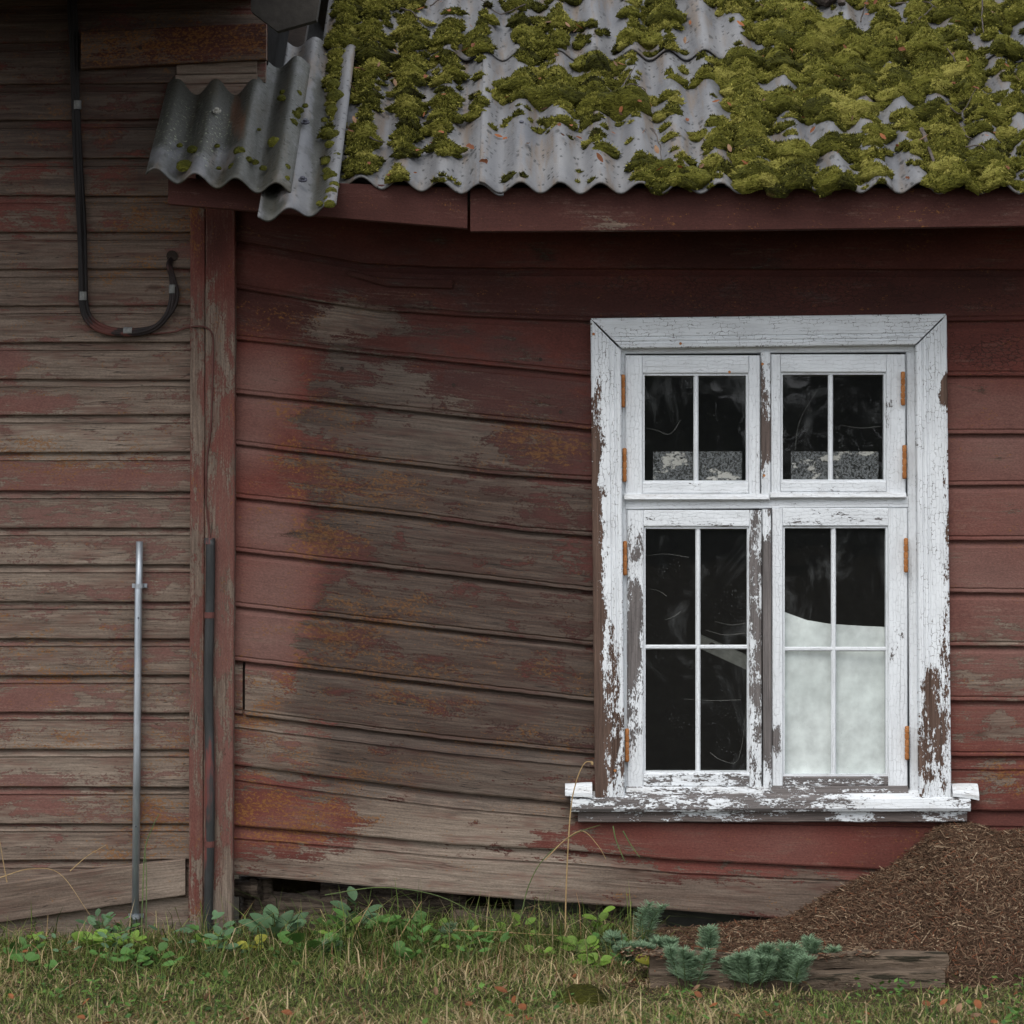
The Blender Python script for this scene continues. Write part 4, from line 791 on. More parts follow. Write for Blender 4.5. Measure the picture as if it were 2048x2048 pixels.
# leaves, twigs and bark bits on the roof
def leaf_mesh(name, L, Wd, mat, curl=.15, lobes=0, n=6):
    V = []; F = []
    for i in range(n + 1):
        s = i / n; wdt = Wd * .5 * (math.sin(math.pi * min(.97, s * .94 + .03)) ** .75) * (1 + (.28 * math.sin(s * math.pi * 2 * lobes) if lobes else 0))
        z = curl * L * (s * s); V += [(-wdt, s * L, z + abs(wdt) * .35), (0, s * L, z), (wdt, s * L, z + abs(wdt) * .35)]
    for i in range(n):
        a = i * 3; F += [[a, a + 1, a + 4, a + 3], [a + 1, a + 2, a + 5, a + 4]]
    me = bpy.data.meshes.new(name); me.from_pydata(V, [], F); me.polygons.foreach_set('use_smooth', np.ones(len(me.polygons), bool)); me.materials.append(mat); return me
def place(me, name, loc, d, up, s=1.0, parent=None):
    d = Vector(d).normalized(); up = Vector(up); x = d.cross(up).normalized(); z = x.cross(d)
    o = bpy.data.objects.new(name, me); link(o, parent, Vector(loc)); o.rotation_euler = Matrix((x, d, z)).transposed().to_euler(); o.scale = (s, s, s); return o
LR = [leaf_mesh('fallen_leaf', .034, .016, M['leafred'], .35), leaf_mesh('fallen_leaf', .030, .020, M['leafred'], -.3, 1.5), leaf_mesh('fallen_leaf', .034, .018, M['leafbrown'], .5), leaf_mesh('fallen_leaf', .028, .010, M['leafred'], .2)]
def roof_h(u, t):
    near = (np.abs(CU[:, 0] - u) < .03) & (np.abs(CU[:, 1] - t) < .03)
    return float(corr(u) + lift_at(t) + (.022 if near.any() else .003))
spots = [(722, 150), (712, 262), (705, 275), (740, 350), (795, 115), (945, 75), (948, 110), (1090, 65), (1140, 75), (1165, 80), (1235, 140), (1250, 150), (1240, 235), (1005, 268), (1015, 275), (885, 18), (665, 15), (660, 6), (1462, 218), (1495, 345), (1690, 170), (1680, 160), (1525, 222), (1610, 245), (1795, 118), (1900, 120), (1910, 175), (1940, 200), (1930, 160), (2040, 175), (1855, 235), (1810, 355), (1790, 300), (1745, 40), (1680, 5), (2030, 10), (1735, 32), (1600, 50), (1630, 45), (1620, 260), (1702, 250), (1455, 115), (1515, 120), (1380, 60), (1355, 20), (900, 60), (1080, 165), (1990, 60), (1975, 300), (2045, 105)]
for i, (x, y) in enumerate(spots + [(rng.uniform(690, 2040), rng.uniform(5, 370)) for _ in range(70)]):
    u, t = roof_ut(x, y + 8); u, t = float(u), float(t); p = RP(u, t, roof_h(u, t) + .005)
    a = rng.uniform(0, 6.28); d = np.array([math.cos(a), math.sin(a) * CT, math.sin(a) * ST]) + NRM * rng.uniform(0, .5)
    q = random.randrange(4); o = place(LR[q], 'fallen_leaf', p, d, NRM + rng.normal(0, .4, 3), rng.uniform(.4, .85)); tag(o, ('dull brown' if q == 2 else 'bright orange') + ' curled leaf caught in the roof moss', 'leaf', ('brown' if q == 2 else 'orange') + ' dead leaves on the roof')
tw = [((1050, 45), (1000, 35), (960, 30)), ((800, 35), (825, 62), (845, 78)), ((860, 20), (890, 12), (900, 10)), ((1305, 262), (1318, 290), (1322, 330)), ((1230, 205), (1260, 195), (1290, 195)), ((1240, 225), (1246, 190), (1270, 160)), ((1842, 270), (1852, 300), (1872, 345)), ((1880, 100), (1905, 130), (1912, 160)), ((1890, 235), (1920, 235), (1950, 205)), ((1820, 75), (1850, 55), (1865, 30)), ((1920, 260), (1932, 280), (1945, 290)), ((1960, 30), (1962, 80), (1965, 90)), ((1930, 305), (1960, 310), (1970, 325)), ((1790, 25), (1850, 25), (1870, 35)), ((1720, 50), (1730, 30), (1735, 20)), ((740, 300), (755, 296), (770, 293))]
for i, t3 in enumerate(tw):
    pts = []
    for x, y in t3:
        u, t = roof_ut(x, y + 6); u, t = float(u), float(t); pts.append(RP(u, t, max(roof_h(u, t), .012) + .004))
    P = spline(pts, 5); thick = .0065 if i == 6 else .0024; V, F = tube(P + rng.normal(0, .001, P.shape), np.linspace(thick, thick * .5, len(P)), 6)
    tag(mk('twig', V, F, M['bark'], None), 'thick broken stick lying in a trough of the mossy roof' if i == 6 else 'thin dark twig lying on the mossy roof', 'twig', None if i == 6 else 'twigs on the roof')
for pts, lab in (([(1622, 20), (1650, 12), (1676, 22), (1682, 34)], 'curved black bark piece on top of the roof moss'),):
    PP = []
    for x, y in pts: u, t = roof_ut(x, y + 10); u, t = float(u), float(t); PP.append(RP(u, t, roof_h(u, t) + .010))
    P = spline(PP, 5); V, F = tube(P, .011 + .004 * np.sin(np.linspace(0, 3.1, len(P))), 9); V = V + rng.normal(0, .0012, V.shape); tag(mk('bark_piece', V, F, M['bark'], None), lab, 'bark')

# ------------------------------------------------------------------ needle mound
MX = [1290, 1400, 1580, 1650, 1720, 1780, 1830, 1860, 1885, 1930, 1965, 1990, 2048, 2200, 2400, 2560]
MZ = [1868, 1852, 1838, 1795, 1758, 1736, 1700, 1668, 1648, 1646, 1658, 1668, 1662, 1650, 1740, 1880]
nx, ny = 150, 60; mxp = np.linspace(1290, 2560, nx); yv = np.linspace(.0, -.78, ny)
hw = (GY - np.interp(mxp, MX, MZ)) * S
Xm, Ym = np.meshgrid(W(mxp, 0, 0)[:, 0], yv, indexing='ij'); reach = np.interp(mxp, [1290, 1500, 1700, 1900, 2560], [.30, .50, .60, .66, .66])
s = np.clip(-Ym / reach[:, None], 0, 1.2); prof_ = np.clip(1 - s, 0, 1) ** .85 * (1 + .15 * np.sin(s * 3.1))
Zm = hw[:, None] * prof_ + .022 * (vnoise(Xm * 9, Ym * 9, 4, .6) - .5) * (s < 1) - .05 * np.clip(s - .98, 0, 1)
P = np.stack([Xm, Ym - .012, Zm], -1)
mo = empty('needle_mound', W(1950, GY, -.25), 'large heap of brown conifer needles piled against the wall under the sill', 'mound')
mk('heap', P.reshape(-1, 3), grid_faces(nx, ny), M['mound'], mo, None, True)
n = 62000; wgt = np.clip(Zm, .002, None) ** .35 * np.where(mxp < 2150, 1, .35)[:, None] * (s < 1.03); pr = (wgt / wgt.sum()).ravel(); k = rng.choice(nx * ny, n, p=pr)
base = P.reshape(-1, 3)[k] + np.stack([rng.normal(0, .007, n), rng.normal(0, .007, n), rng.uniform(-.001, .006, n)], -1)
gzx = np.gradient(Zm, axis=1) / np.gradient(Ym, axis=1); sl_ = gzx.ravel()[k]
a = rng.uniform(0, 2 * np.pi, n); dx, dy = np.cos(a), np.sin(a); dv = np.stack([dx, dy, dy * sl_ + rng.normal(.05, .30, n)], -1); dv /= np.linalg.norm(dv, axis=1)[:, None]
ln = (rng.gamma(3.0, .0055, n) + .035 * (rng.random(n) < .03)).clip(.006, .08)[:, None]; sd = np.cross(dv, rng.normal(0, 1, (n, 3)) + np.array([0, -2, 1.5])); sd /= np.linalg.norm(sd, axis=1)[:, None]; wd = rng.uniform(.0006, .0016, n)[:, None]
Vn = np.stack([base - dv * ln / 2 - sd * wd, base - dv * ln / 2 + sd * wd, base + dv * ln / 2 + sd * wd * .6, base + dv * ln / 2 - sd * wd * .6], 1).reshape(-1, 3)
pal = np.array([(.045, .026, .016), (.075, .043, .026), (.11, .065, .040), (.17, .115, .072), (.26, .19, .125), (.06, .028, .016), (.13, .05, .025)]); ci = rng.choice(7, n, p=[.27, .25, .19, .11, .04, .1, .04]); cc = pal[ci] * rng.uniform(.75, 1.25, (n, 1))
tag(mk('needles', Vn, np.arange(4 * n).reshape(-1, 4), M['needles'], mo, {'col': np.repeat(cc, 4, 0)}), kind='stuff')
# loose needle litter left of the heap below the wall
n = 5000; b0 = np.stack([rng.uniform(W(1230, 0)[0], W(1700, 0)[0], n), rng.uniform(-.5, .12, n), rng.uniform(.0, .012, n)], -1); a = rng.uniform(0, 6.28, n); dv = np.stack([np.cos(a), np.sin(a), rng.normal(.1, .2, n)], -1); ln = rng.uniform(.01, .04, n)[:, None]; sd = np.stack([-np.sin(a), np.cos(a), 0 * a + .5], -1) * .0013
Vn = np.stack([b0 - dv * ln / 2 - sd, b0 - dv * ln / 2 + sd, b0 + dv * ln / 2 + sd, b0 + dv * ln / 2 - sd], 1).reshape(-1, 3); cc = pal[rng.choice(7, n)] * rng.uniform(.6, 1.1, (n, 1))
sp_ = rng.random(n) < .30; off = np.zeros((n, 3)); off[sp_] = np.stack([0 * b0[sp_, 0], rng.uniform(-.665, -.50, sp_.sum()) - b0[sp_, 1], np.full(sp_.sum(), .062)], -1); off[:, 2] *= (b0[:, 1] + off[:, 1] > -.62) * 1.0; Vn = Vn + np.repeat(off, 4, 0)
tag(mk('needle_litter', Vn, np.arange(4 * n).reshape(-1, 4), M['needles'], None, {'col': np.repeat(cc, 4, 0)}), 'scattered brown needles on the soil below the sagging bottom board', 'litter', kind='stuff')
# squared timbers lying at the foot of the mound
def timber(x0, x1, y0, y1, Y, depth, label, seed):
    a = W(x0, y1, Y); c = W(x1, y0, Y); n = 24; xs = np.linspace(a[0], c[0], n); V = []; F = []
    for i, x in enumerate(xs):
        for (yy, zz) in ((Y, a[2]), (Y, c[2]), (Y + depth, c[2]), (Y + depth, a[2])):
            V.append((x, yy + .016 * (float(vnoise(x * 12, zz * 30 + seed, 3)) - .5), zz + .018 * (float(vnoise(x * 7, yy * 30 + seed, 3)) - .5)))
    for i in range(n - 1):
        for k in range(4): F.append([i * 4 + k, i * 4 + (k + 1) % 4, (i + 1) * 4 + (k + 1) % 4, (i + 1) * 4 + k])
    F += [[0, 3, 2, 1], [(n - 1) * 4 + k for k in range(4)]]
    tag(mk('timber', V, F, M['beam']), label, 'timber')
timber(1300, 1898, 1909, 1939, -.60, .06, 'weathered brown timber lying at the foot of the needle heap, upper of two', 1)
timber(1300, 1890, 1947, 1985, -.665, .10, 'weathered brown timber half sunk in the grass, lower of two', 2)

# ------------------------------------------------------------------ grass
def blades(n, xy, h, lean, wid, cols, z0=None, bend=.5, name='grass', label='', seed=1):
    r = np.random.default_rng(seed); x, y = xy; z = gz(x, y) if z0 is None else z0
    a = r.uniform(0, 2 * np.pi, n); L_ = np.abs(r.normal(0, lean, n)); d = np.stack([np.cos(a) * L_, np.sin(a) * L_, np.ones(n)], -1)
    b0 = np.stack([x, y, z - .004], -1); sd = np.stack([np.cos(a + 1.57), np.sin(a + 1.57) * .5, 0 * a], -1) * wid[:, None]
    hh = h[:, None]; p1 = b0 + d * hh * .5; p2 = p1 + d * hh * .5 * np.array([1 + 2 * bend, 1 + 2 * bend, .72]); p2[:, 2] -= bend * L_ * h * .5
    V = np.stack([b0 - sd, b0 + sd, p1 - sd * .8, p1 + sd * .8, p2], 1).reshape(-1, 3); i = np.arange(n) * 5
    T = np.concatenate([np.stack([i, i + 1, i + 3], -1), np.stack([i, i + 3, i + 2], -1), np.stack([i + 2, i + 3, i + 4], -1)])
    return tag(mk(name, V, T, M['grass'], None, {'col': np.repeat(cols, 5, 0)}), label, 'grass', kind='stuff')
gp = np.array([(.080, .125, .026), (.12, .155, .036), (.165, .175, .055), (.30, .235, .12), (.40, .31, .18), (.045, .080, .020), (.19, .11, .055)])
def gcols(n, p, seed):
    r = np.random.default_rng(seed); return gp[r.choice(7, n, p=p)] * r.uniform(.7, 1.3, (n, 1))
def lawn_xy(n, y0, y1, seed, x0=-2.1, x1=2.3):
    r = np.random.default_rng(seed); x = r.uniform(x0, x1, n); y = y0 + (y1 - y0) * r.random(n); return x, y
n = 95000; x, y = lawn_xy(n, -1.75, -.02, 21)
rch = np.interp(x, [W(1235, 0)[0], W(1300, 0)[0], W(1700, 0)[0], 2.3], [0, .66, .69, .69]); ok = (-y > rch) ; x, y = x[ok], y[ok]; n = len(x)
cl = vnoise(x * 2.6, y * 2.6, 3, .5, 6); near = np.clip((y + .62) / .5, 0, 1)
hgt = (rng.uniform(.014, .040, n) + .05 * (rng.random(n) < .05)) * (.6 + .8 * cl) * (1 + .8 * near) * np.where((x > W(1240, 0)[0]) & (y > -.95), .62, 1)
tanp = np.clip((cl - .45) * 2.0 + .56 - .42 * near, .08, .92); r1 = rng.random(n) < tanp
cols = np.where(r1[:, None], gcols(n, [.05, .08, .17, .32, .20, .03, .15], 3), gcols(n, [.30, .30, .20, .04, .01, .14, .01], 4))
blades(n, (x, y), hgt, 1.15, rng.uniform(.0010, .0022, n), cols, None, .5, 'lawn_grass', 'short olive and straw coloured lawn grass in front of the house', 5)
n = 3400; x = rng.uniform(-2.1, W(1290, 0)[0], n); y = -np.abs(rng.normal(.16, .14, n)) - .03
hgt = rng.gamma(2.6, .026, n).clip(.03, .28) * np.where(x < W(380, 0)[0], .75, 1.1)
cols = np.where((rng.random(n) < .22)[:, None], gcols(n, [.05, .05, .1, .4, .3, 0, .1], 8), gcols(n, [.36, .30, .10, .02, 0, .22, 0], 9))
blades(n, (x, y), hgt, .75, rng.uniform(.0009, .0020, n), cols, None, .8, 'tall_grass', 'long loose grass blades growing along the foot of the wall', 6)
n = 3000; x = W(rng.normal(930, 190, n).clip(560, 1260), 0, 0)[:, 0]; y = -np.abs(rng.normal(.08, .08, n)) - .02
hgt = rng.gamma(3.0, .030, n).clip(.04, .28)
cols = np.where((rng.random(n) < .25)[:, None], gcols(n, [.05, .05, .1, .4, .3, 0, .1], 18), gcols(n, [.30, .34, .18, .02, 0, .16, 0], 19))
blades(n, (x, y), hgt, .85, rng.uniform(.0008, .0019, n), cols, None, 1.0, 'rough_grass', 'rough arching grass in front of the dark gap under the sagging board', 16)
# small weed leaves in the lawn
n = 5200; x, y = lawn_xy(n, -1.6, -.05, 31); keep = (vnoise(x * 3.3, y * 3.3, 2, .5, 9) > .47) & ((x < W(1230, 0)[0]) | (y < -.68)); x, y = x[keep], y[keep]; n = len(x)
a = rng.uniform(0, 6.28, n); zz = gz(x, y) + rng.uniform(.006, .045, n); L_ = rng.uniform(.010, .024, n); c = np.stack([x, y, zz], -1)
dv = np.stack([np.cos(a), np.sin(a), rng.normal(.25, .3, n)], -1) * L_[:, None]; sd = np.stack([-np.sin(a), np.cos(a), rng.normal(0, .3, n)], -1) * (L_ * .38)[:, None]
V = np.stack([c - dv * .5, c + sd, c + dv * .5, c - sd], 1).reshape(-1, 3); cc = np.array([(.07, .14, .03), (.10, .19, .04), (.05, .11, .03)])[rng.choice(3, n)] * rng.uniform(.7, 1.25, (n, 1))
tag(mk('lawn_weeds', V, np.arange(4 * n).reshape(-1, 4), M['grass'], None, {'col': np.repeat(cc, 4, 0)}), 'small green weed leaves mixed into the lawn', 'weeds', kind='stuff')

# ------------------------------------------------------------------ plants
def base_at(px, Y): p = W(px, 0, Y); return np.array([p[0], Y, float(gz(p[0], Y))])
LM = {k: leaf_mesh('leaf', 1.0, w_, M[m], c) for k, (w_, m, c) in dict(blue=(.55, 'leafblue', .12), lime=(.80, 'leaflime', .08), yel=(.85, 'leafyel', .1), green=(.50, 'leafgreen', .15), round=(.95, 'leafgreen', .05), limeoval=(.6, 'leaflime', .1)).items()}
def herb(px, pytop, Y, nl, lk, size, spread, label, group=None, name='herb', stems=1, mat='stem', seed=0):
    r = random.Random(seed * 31 + int(px)); b = base_at(px, Y); top = W(px, pytop, Y); H = max(.03, top[2] - b[2])
    e = empty(name, b, label, 'plant', group)
    tips = []
    for s_ in range(stems):
        a = r.uniform(0, 6.28); q = b + np.array([math.cos(a) * spread * .5 * (stems > 1), math.sin(a) * spread * .3 * (stems > 1), H * r.uniform(.8, 1.0)])
        P = spline([b, b * .5 + q * .5 + np.array([r.uniform(-.008, .008), 0, 0]), q], 5); V, F = tube(P, np.linspace(.0022, .0012, len(P)), 6); mk('stem', V, F, M[mat], e); tips.append(P)
    for i in range(nl):
        P = tips[i % len(tips)]; f = .35 + .65 * ((i // len(tips)) + 1) / max(1, nl // len(tips)); p = P[min(len(P) - 1, int(f * (len(P) - 1)))]
        a = i * 2.4 + r.uniform(-.4, .4); d = np.array([math.cos(a), math.sin(a) * .75 - .12, r.uniform(.0, .55)])
        L_ = size * 1.5 * r.uniform(.75, 1.15); p = p + d * spread * r.uniform(.1, .5)
        place(LM[lk], 'leaf', p, d, (r.uniform(-.25, .25), -.55 + r.uniform(-.2, .2), 1), L_, e)
    return e
herb(545, 1850, -.14, 11, 'blue', .050, .075, 'bushy plant with broad blue green oval leaves beside the corner post', stems=3, seed=1)
herb(408, 1878, -.16, 12, 'lime', .024, .05, 'small lime green plant with lobed leaves at the foot of the corner post', stems=3, seed=2)
herb(190, 1898, -.20, 9, 'lime', .030, .07, 'low lime green plant with three part leaves left of the galvanised tube', stems=3, seed=3)
herb(243, 1894, -.18, 6, 'limeoval', .030, .05, 'small yellow green sprout at the foot of the galvanised tube', stems=2, seed=4)
herb(506, 1908, -.24, 4, 'yel', .028, .03, 'tiny plant with one bright yellow green leaf cluster near the corner post', stems=1, seed=5)
herb(625, 1912, -.26, 8, 'round', .036, .07, 'low plant with round dark green leaves in the grass left of the dark gap', stems=3, seed=6)
herb(700, 1795, -.07, 8, 'blue', .036, .05, 'upright leafy plant rising in front of the dark gap under the wall', stems=2, seed=7)
herb(735, 1840, -.12, 10, 'green', .036, .08, 'leafy green plant spreading under the sagging bottom board', stems=3, seed=8)
herb(800, 1845, -.12, 9, 'round', .030, .08, 'clump of rounded green leaves under the middle of the bottom board', stems=3, seed=9)
herb(925, 1865, -.16, 10, 'green', .030, .09, 'loose green weed among long grass below the bottom board', stems=3, seed=10)
herb(1197, 1820, -.10, 6, 'limeoval', .028, .03, 'small yellow green sprout standing against the bottom board', stems=1, seed=11)
herb(1165, 1885, -.30, 12, 'lime', .024, .05, 'light green plant with many small round leaflets in front of the blue green spurge', stems=3, seed=12)
herb(1185, 1935, -.45, 9, 'lime', .024, .05, 'low light green plant with round leaflets in the open lawn', stems=3, seed=13)
herb(1082, 1912, -.30, 7, 'lime', .022, .045, 'pale green seedling with fan leaves in thin grass', stems=2, seed=14)
herb(1310, 1918, -.52, 6, 'lime', .026, .04, 'light green plant touching the yellow leaved one', stems=2, seed=15)
herb(1335, 1922, -.54, 7, 'yel', .030, .04, 'bright yellow leaved plant in front of the spurge', stems=2, seed=16)
herb(40, 1920, -.26, 8, 'green', .030, .07, 'dull green weed in the grass below the slanting board', stems=3, seed=17)
herb(300, 1960, -.45, 9, 'green', .026, .10, 'spreading green weed in the lawn before the galvanised tube', stems=4, seed=18)
rw = random.Random(5); kinds = (('green', 'dark green'), ('round', 'round leaved green'), ('limeoval', 'pale lime'), ('blue', 'blue green'))
for i in range(34):
    k, w_ = kinds[rw.randrange(4)]; x = rw.uniform(0, 1240); Y = -rw.uniform(.05, .42); b_ = base_at(x, Y); py = toPX(np.array([b_[0], b_[1], b_[2] + rw.uniform(.03, .085)]))[1]
    herb(x, float(py), Y, rw.randrange(5, 10), k, rw.uniform(.014, .026), .06, 'small ' + w_ + ' weed in the rough grass along the wall', w_ + ' weeds along the wall', stems=rw.randrange(2, 4), seed=60 + i, name='weed')
# spurge with fine needle leaves
def spurge(px, pytop, Y, stems, size, label, lean=.0, seed=0):
    r = np.random.default_rng(seed + 100); b = base_at(px, Y); H = W(px, pytop, Y)[2] - b[2]; e = empty('spurge', b, label, 'plant', 'blue green spurge plants')
    VV = []; CC = []; st = []
    for k in range(stems):
        off = np.array([r.normal(0, size * .35) if stems > 1 else 0, r.normal(0, size * .2), 0]); tip = b + off * 1.6 + np.array([lean, -.02, H * r.uniform(.72, 1.0)])
        P = spline([b + off * .6, (b + off + tip) / 2 + np.array([-lean * .3, 0, .02]), tip], 8); st.append(tube(P, .0016, 5))
        m = 330; f = r.uniform(.10, 1, m) ** .8; ii = f * (len(P) - 1); i0 = ii.astype(int).clip(0, len(P) - 2); p = P[i0] + (P[i0 + 1] - P[i0]) * (ii - i0)[:, None]
        a = r.uniform(0, 6.28, m); L_ = r.uniform(.022, .042, m) * (1 - .45 * f); ax = P[-1] - P[0]; ax /= np.linalg.norm(ax)
        d = np.stack([np.cos(a), np.sin(a), 0 * a], -1) + ax * r.uniform(.2, .9, (m, 1)); d /= np.linalg.norm(d, axis=1)[:, None]
        sd = np.cross(d, r.normal(0, 1, (m, 3))); sd /= np.linalg.norm(sd, axis=1)[:, None]; sd *= .00095
        q = p + d * L_[:, None]; VV.append(np.stack([p - sd, p + sd, q + sd * .5, q - sd * .5], 1).reshape(-1, 3))
        CC.append(np.repeat(np.array([[.205, .300, .185]]) * r.uniform(.65, 1.4, (m, 1)), 4, 0))
    V, F = merge(st); mk('stem', V, F, M['stem'], e); V = np.concatenate(VV); mk('foliage', V, np.arange(len(V)).reshape(-1, 4), M['spurge'], e, {'col': np.concatenate(CC)})
spurge(1285, 1795, -.14, 3, .035, 'tall blue green spurge leaning in front of the bottom board', .035, 1)
spurge(1215, 1870, -.22, 6, .06, 'broad blue green spurge clump between light green plants', 0, 2)
spurge(1318, 1880, -.30, 4, .05, 'low spurge tuft beside the start of the timbers', 0, 3)
spurge(1412, 1852, -.48, 6, .05, 'spurge clump rising behind the upper timber', 0, 4)
spurge(1465, 1905, -.66, 4, .05, 'short spurge tuft hiding the middle of the timbers', 0, 5)
spurge(1535, 1885, -.66, 10, .075, 'widest spurge clump growing over the timbers', 0, 6)
spurge(1585, 1900, -.68, 6, .05, 'spurge tuft at the edge of the widest clump', .02, 7)
spurge(1618, 1872, -.56, 4, .04, 'small spurge tuft above the timber against the needles', 0, 8)
spurge(1250, 1888, -.36, 7, .06, 'spurge clump hiding the near end of the timbers', 0, 11)
spurge(1375, 1892, -.68, 6, .06, 'spurge clump in front of the timbers between two taller clumps', 0, 12)
spurge(1500, 1896, -.70, 7, .06, 'spurge tuft joined to the widest clump over the timbers', 0, 13)
spurge(885, 1848, -.14, 4, .05, 'spurge tuft alone among long grass under the bottom board', 0, 9)
spurge(665, 1890, -.24, 3, .04, 'little spurge tuft near the dark gap and round leaved plant', 0, 10)
# tall dry grass stalks and arching blades
def stalk(pts, r0, mat, label, head=False):
    P = spline([W(x, y, Y) for x, y, Y in pts], 10); e = empty('grass_stalk', P[0], label, 'grass stalk')
    V, F = tube(P, np.linspace(r0, r0 * .45, len(P)), 6); mk('stem', V, F, M[mat], e)
    if head:
        q = P[-12:]; V, F = tube(q, .0022 + .0016 * np.sin(np.linspace(0, 3.1, len(q))), 6); mk('seed_head', V, F, M[mat], e)
stalk([(1130, 1890, -.16), (1133, 1760, -.15), (1141, 1625, -.14), (1152, 1565, -.135), (1168, 1528, -.13), (1182, 1524, -.13), (1185, 1530, -.13)], .0022, 'drystem', 'tall straw coloured grass stalk reaching past the end of the window sill', True)
stalk([(1040, 1840, -.16), (1058, 1770, -.16), (1090, 1715, -.17), (1150, 1668, -.18), (1200, 1650, -.18)], .0016, 'stem', 'long green grass stalk arching towards the window sill')
stalk([(1090, 1720, -.18), (1130, 1680, -.18), (1165, 1662, -.18), (1195, 1690, -.18), (1212, 1718, -.18)], .0016, 'drystem', 'dry bent grass stalk crossing the tall stalk below the sill')
stalk([(1226, 1652, -.08), (1232, 1680, -.09), (1246, 1715, -.10), (1250, 1722, -.10)], .002, 'stem', 'short green grass blade hanging below the sill')
stalk([(1246, 1662, -.08), (1262, 1690, -.09), (1280, 1715, -.10)], .002, 'stem', 'second short green blade hanging below the sill, further from the tall stalk')
stalk([(775, 1915, -.2), (808, 1860, -.2), (843, 1803, -.2)], .0020, 'drystem', 'straw stalk leaning right across the dark gap')
stalk([(700, 1890, -.18), (722, 1840, -.18), (745, 1800, -.18)], .0018, 'drystem', 'straw stalk leaning beside the upright leafy plant')
stalk([(905, 1860, -.2), (1000, 1864, -.2), (1150, 1873, -.2)], .0016, 'drystem', 'straw stalk lying almost level over the long grass')
stalk([(650, 1790, -.1), (760, 1775, -.12), (870, 1790, -.13), (960, 1830, -.15), (1010, 1845, -.16)], .0016, 'stem', 'long green stalk arching along the bottom board')
stalk([(282, 1905, -.12), (285, 1800, -.10), (290, 1700, -.08), (305, 1655, -.07), (318, 1628, -.07)], .0022, 'stem', 'green grass blade standing close beside the galvanised tube')
stalk([(292, 1880, -.12), (293, 1760, -.10), (291, 1705, -.08)], .0018, 'stem', 'short green blade right of the galvanised tube')
stalk([(92, 1900, -.12), (94, 1860, -.10), (96, 1830, -.10)], .0016, 'drystem', 'short upright straw stalk below the slanting board')
stalk([(14, 1765, -.08), (6, 1720, -.08), (-4, 1660, -.08)], .0016, 'drystem', 'straw stalk before the slanting board at its high grey gap')
stalk([(140, 1742, -.08), (175, 1712, -.08), (212, 1690, -.08)], .0014, 'drystem', 'thin straw stalk lying on the boards above the slanting board')
stalk([(0, 1755, -.08), (60, 1738, -.08), (120, 1748, -.08), (180, 1830, -.1)], .0014, 'drystem', 'bent straw stalk drooping over the slanting board')
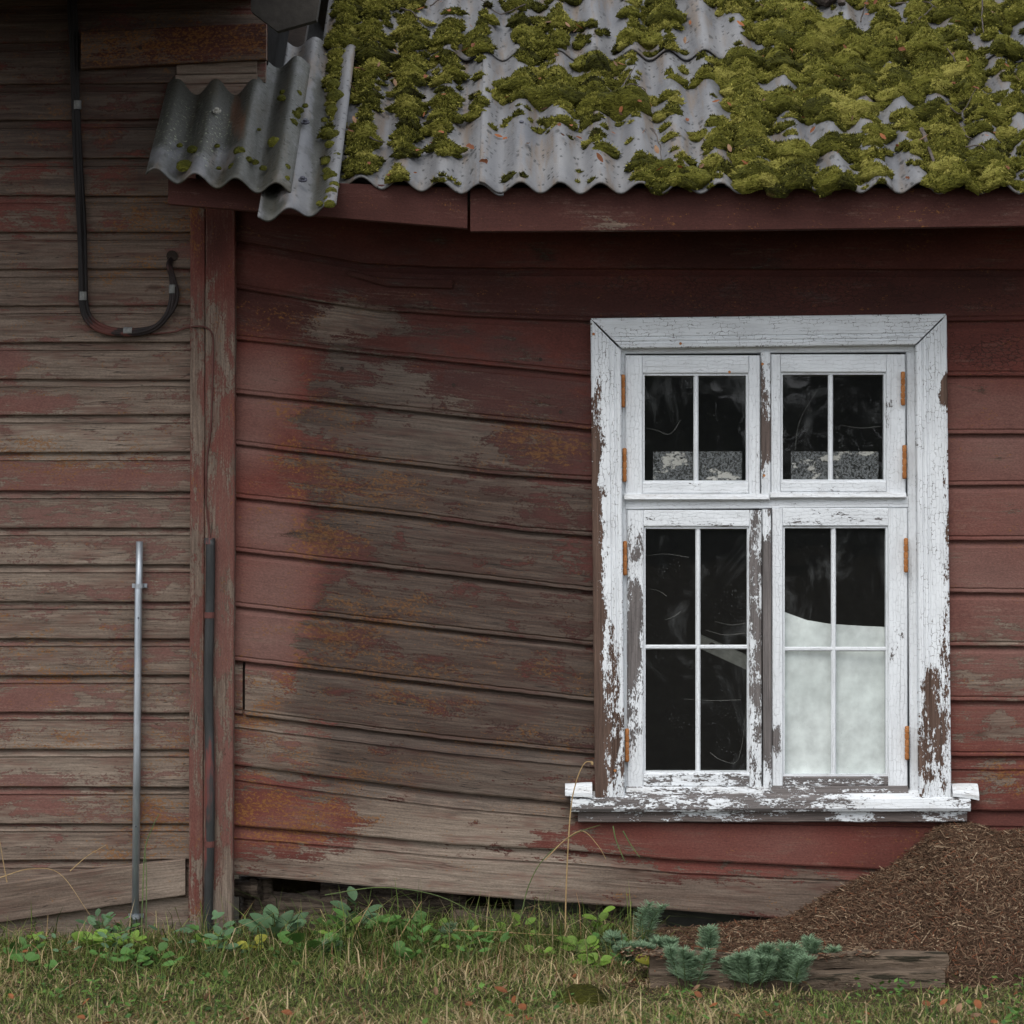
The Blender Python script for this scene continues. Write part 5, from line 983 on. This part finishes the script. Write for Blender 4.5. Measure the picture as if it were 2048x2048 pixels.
# fallen leaves in the lawn and one moss cushion
spotsL = [(1010, 2030), (1050, 2020), (1030, 2005), (1060, 2035), (930, 2010), (870, 1990), (1015, 1985), (1000, 1978), (960, 2040), (720, 2020), (585, 2030), (540, 2042), (225, 2045), (165, 2010), (40, 1905), (1420, 2015), (1540, 2020), (1545, 2030), (1605, 1965), (1730, 1905), (1770, 1908), (1910, 1950), (2030, 1990), (1740, 2030), (1880, 2010), (1300, 1950), (1385, 1980), (1265, 1960), (1150, 1955), (340, 2000)]
LG = [leaf_mesh('fallen_leaf', .040, .026, M['leafred'], .2), leaf_mesh('fallen_leaf', .036, .020, M['leafbrown'], .35), leaf_mesh('fallen_leaf', .034, .024, M['leafred'], -.25)]
for i, (x, y) in enumerate(spotsL + [(rng.uniform(20, 2040), rng.uniform(1985, 2046)) for _ in range(14)]):
    p = onground(x, y, .022); a = rng.uniform(0, 6.28); p = np.array(p, float)
    if p[1] > -.05: p[1] = -.08
    q = random.randrange(4) % 3; o = place(LG[q], 'fallen_leaf', p, (math.cos(a), math.sin(a), rng.uniform(-.3, .6)), (rng.normal(0, .6), -.3, .8), rng.uniform(.45, .9)); tag(o, ('dull brown' if q == 1 else 'orange red') + ' leaf lying in the lawn', 'leaf', ('brown' if q == 1 else 'orange') + ' dead leaves on the lawn')
p = onground(1165, 2003, .0); o = cushion(0, 0, .062, 0, 'ground_moss', 'dark olive moss hummock in the lawn', .62, np.array(p, float), np.array([0, 0, 1.0]), .28); del o['group']
# ------------------------------------------------------------------ young spruces opposite the house, mirrored in the panes
def spruce_mesh(H, seed):
    r = np.random.default_rng(seed); n = 5200; f = r.random(n) ** 1.3; a = r.uniform(0, 6.28, n); lay = np.round(f * 16) / 16; R = (1 - lay) * H * .26 + .12; q = r.random(n) ** .6
    p = np.stack([np.cos(a) * R * q, np.sin(a) * R * q, .25 + lay * H * .95 - q * R * .38 + r.normal(0, .05, n)], -1)
    d = np.stack([np.cos(a), np.sin(a), -.45 + r.normal(0, .2, n)], -1) * r.uniform(.16, .34, (n, 1)); sd = np.stack([-np.sin(a), np.cos(a), r.normal(0, .5, n)], -1) * .055
    return np.stack([p - sd, p + sd, p + d], 1).reshape(-1, 3), np.repeat(np.array([[.030, .048, .018]]) * r.uniform(.5, 1.5, (n, 1)), 3, 0)
for i, (x, y, H) in enumerate(((-5.5, -27, 5.2), (-2.4, -25, 4.2), (.2, -27.5, 5.6), (1.9, -25, 4.6), (3.9, -26.5, 5.8), (6.2, -25.5, 4.4), (8.6, -27, 5.5))):
    V, c_ = spruce_mesh(H, i); e = empty('spruce_tree', (x, y, 0), 'young dark spruce opposite the house, mirrored in the window panes', 'tree', 'spruces opposite the house')
    mk('crown', V + np.array([x, y, 0]), np.arange(len(V)).reshape(-1, 3), M['spurge'], e, {'col': c_})
    V, F = tube([(x, y, -.1), (x, y, H * .5), (x, y, H)], [.09, .05, .01], 8); mk('trunk', V, F, M['bark'], e)
print('cushions', ncush, 'objects', len(bpy.data.objects), 'tris', sum(len(m.loops) - 2 * len(m.polygons) for m in bpy.data.meshes))
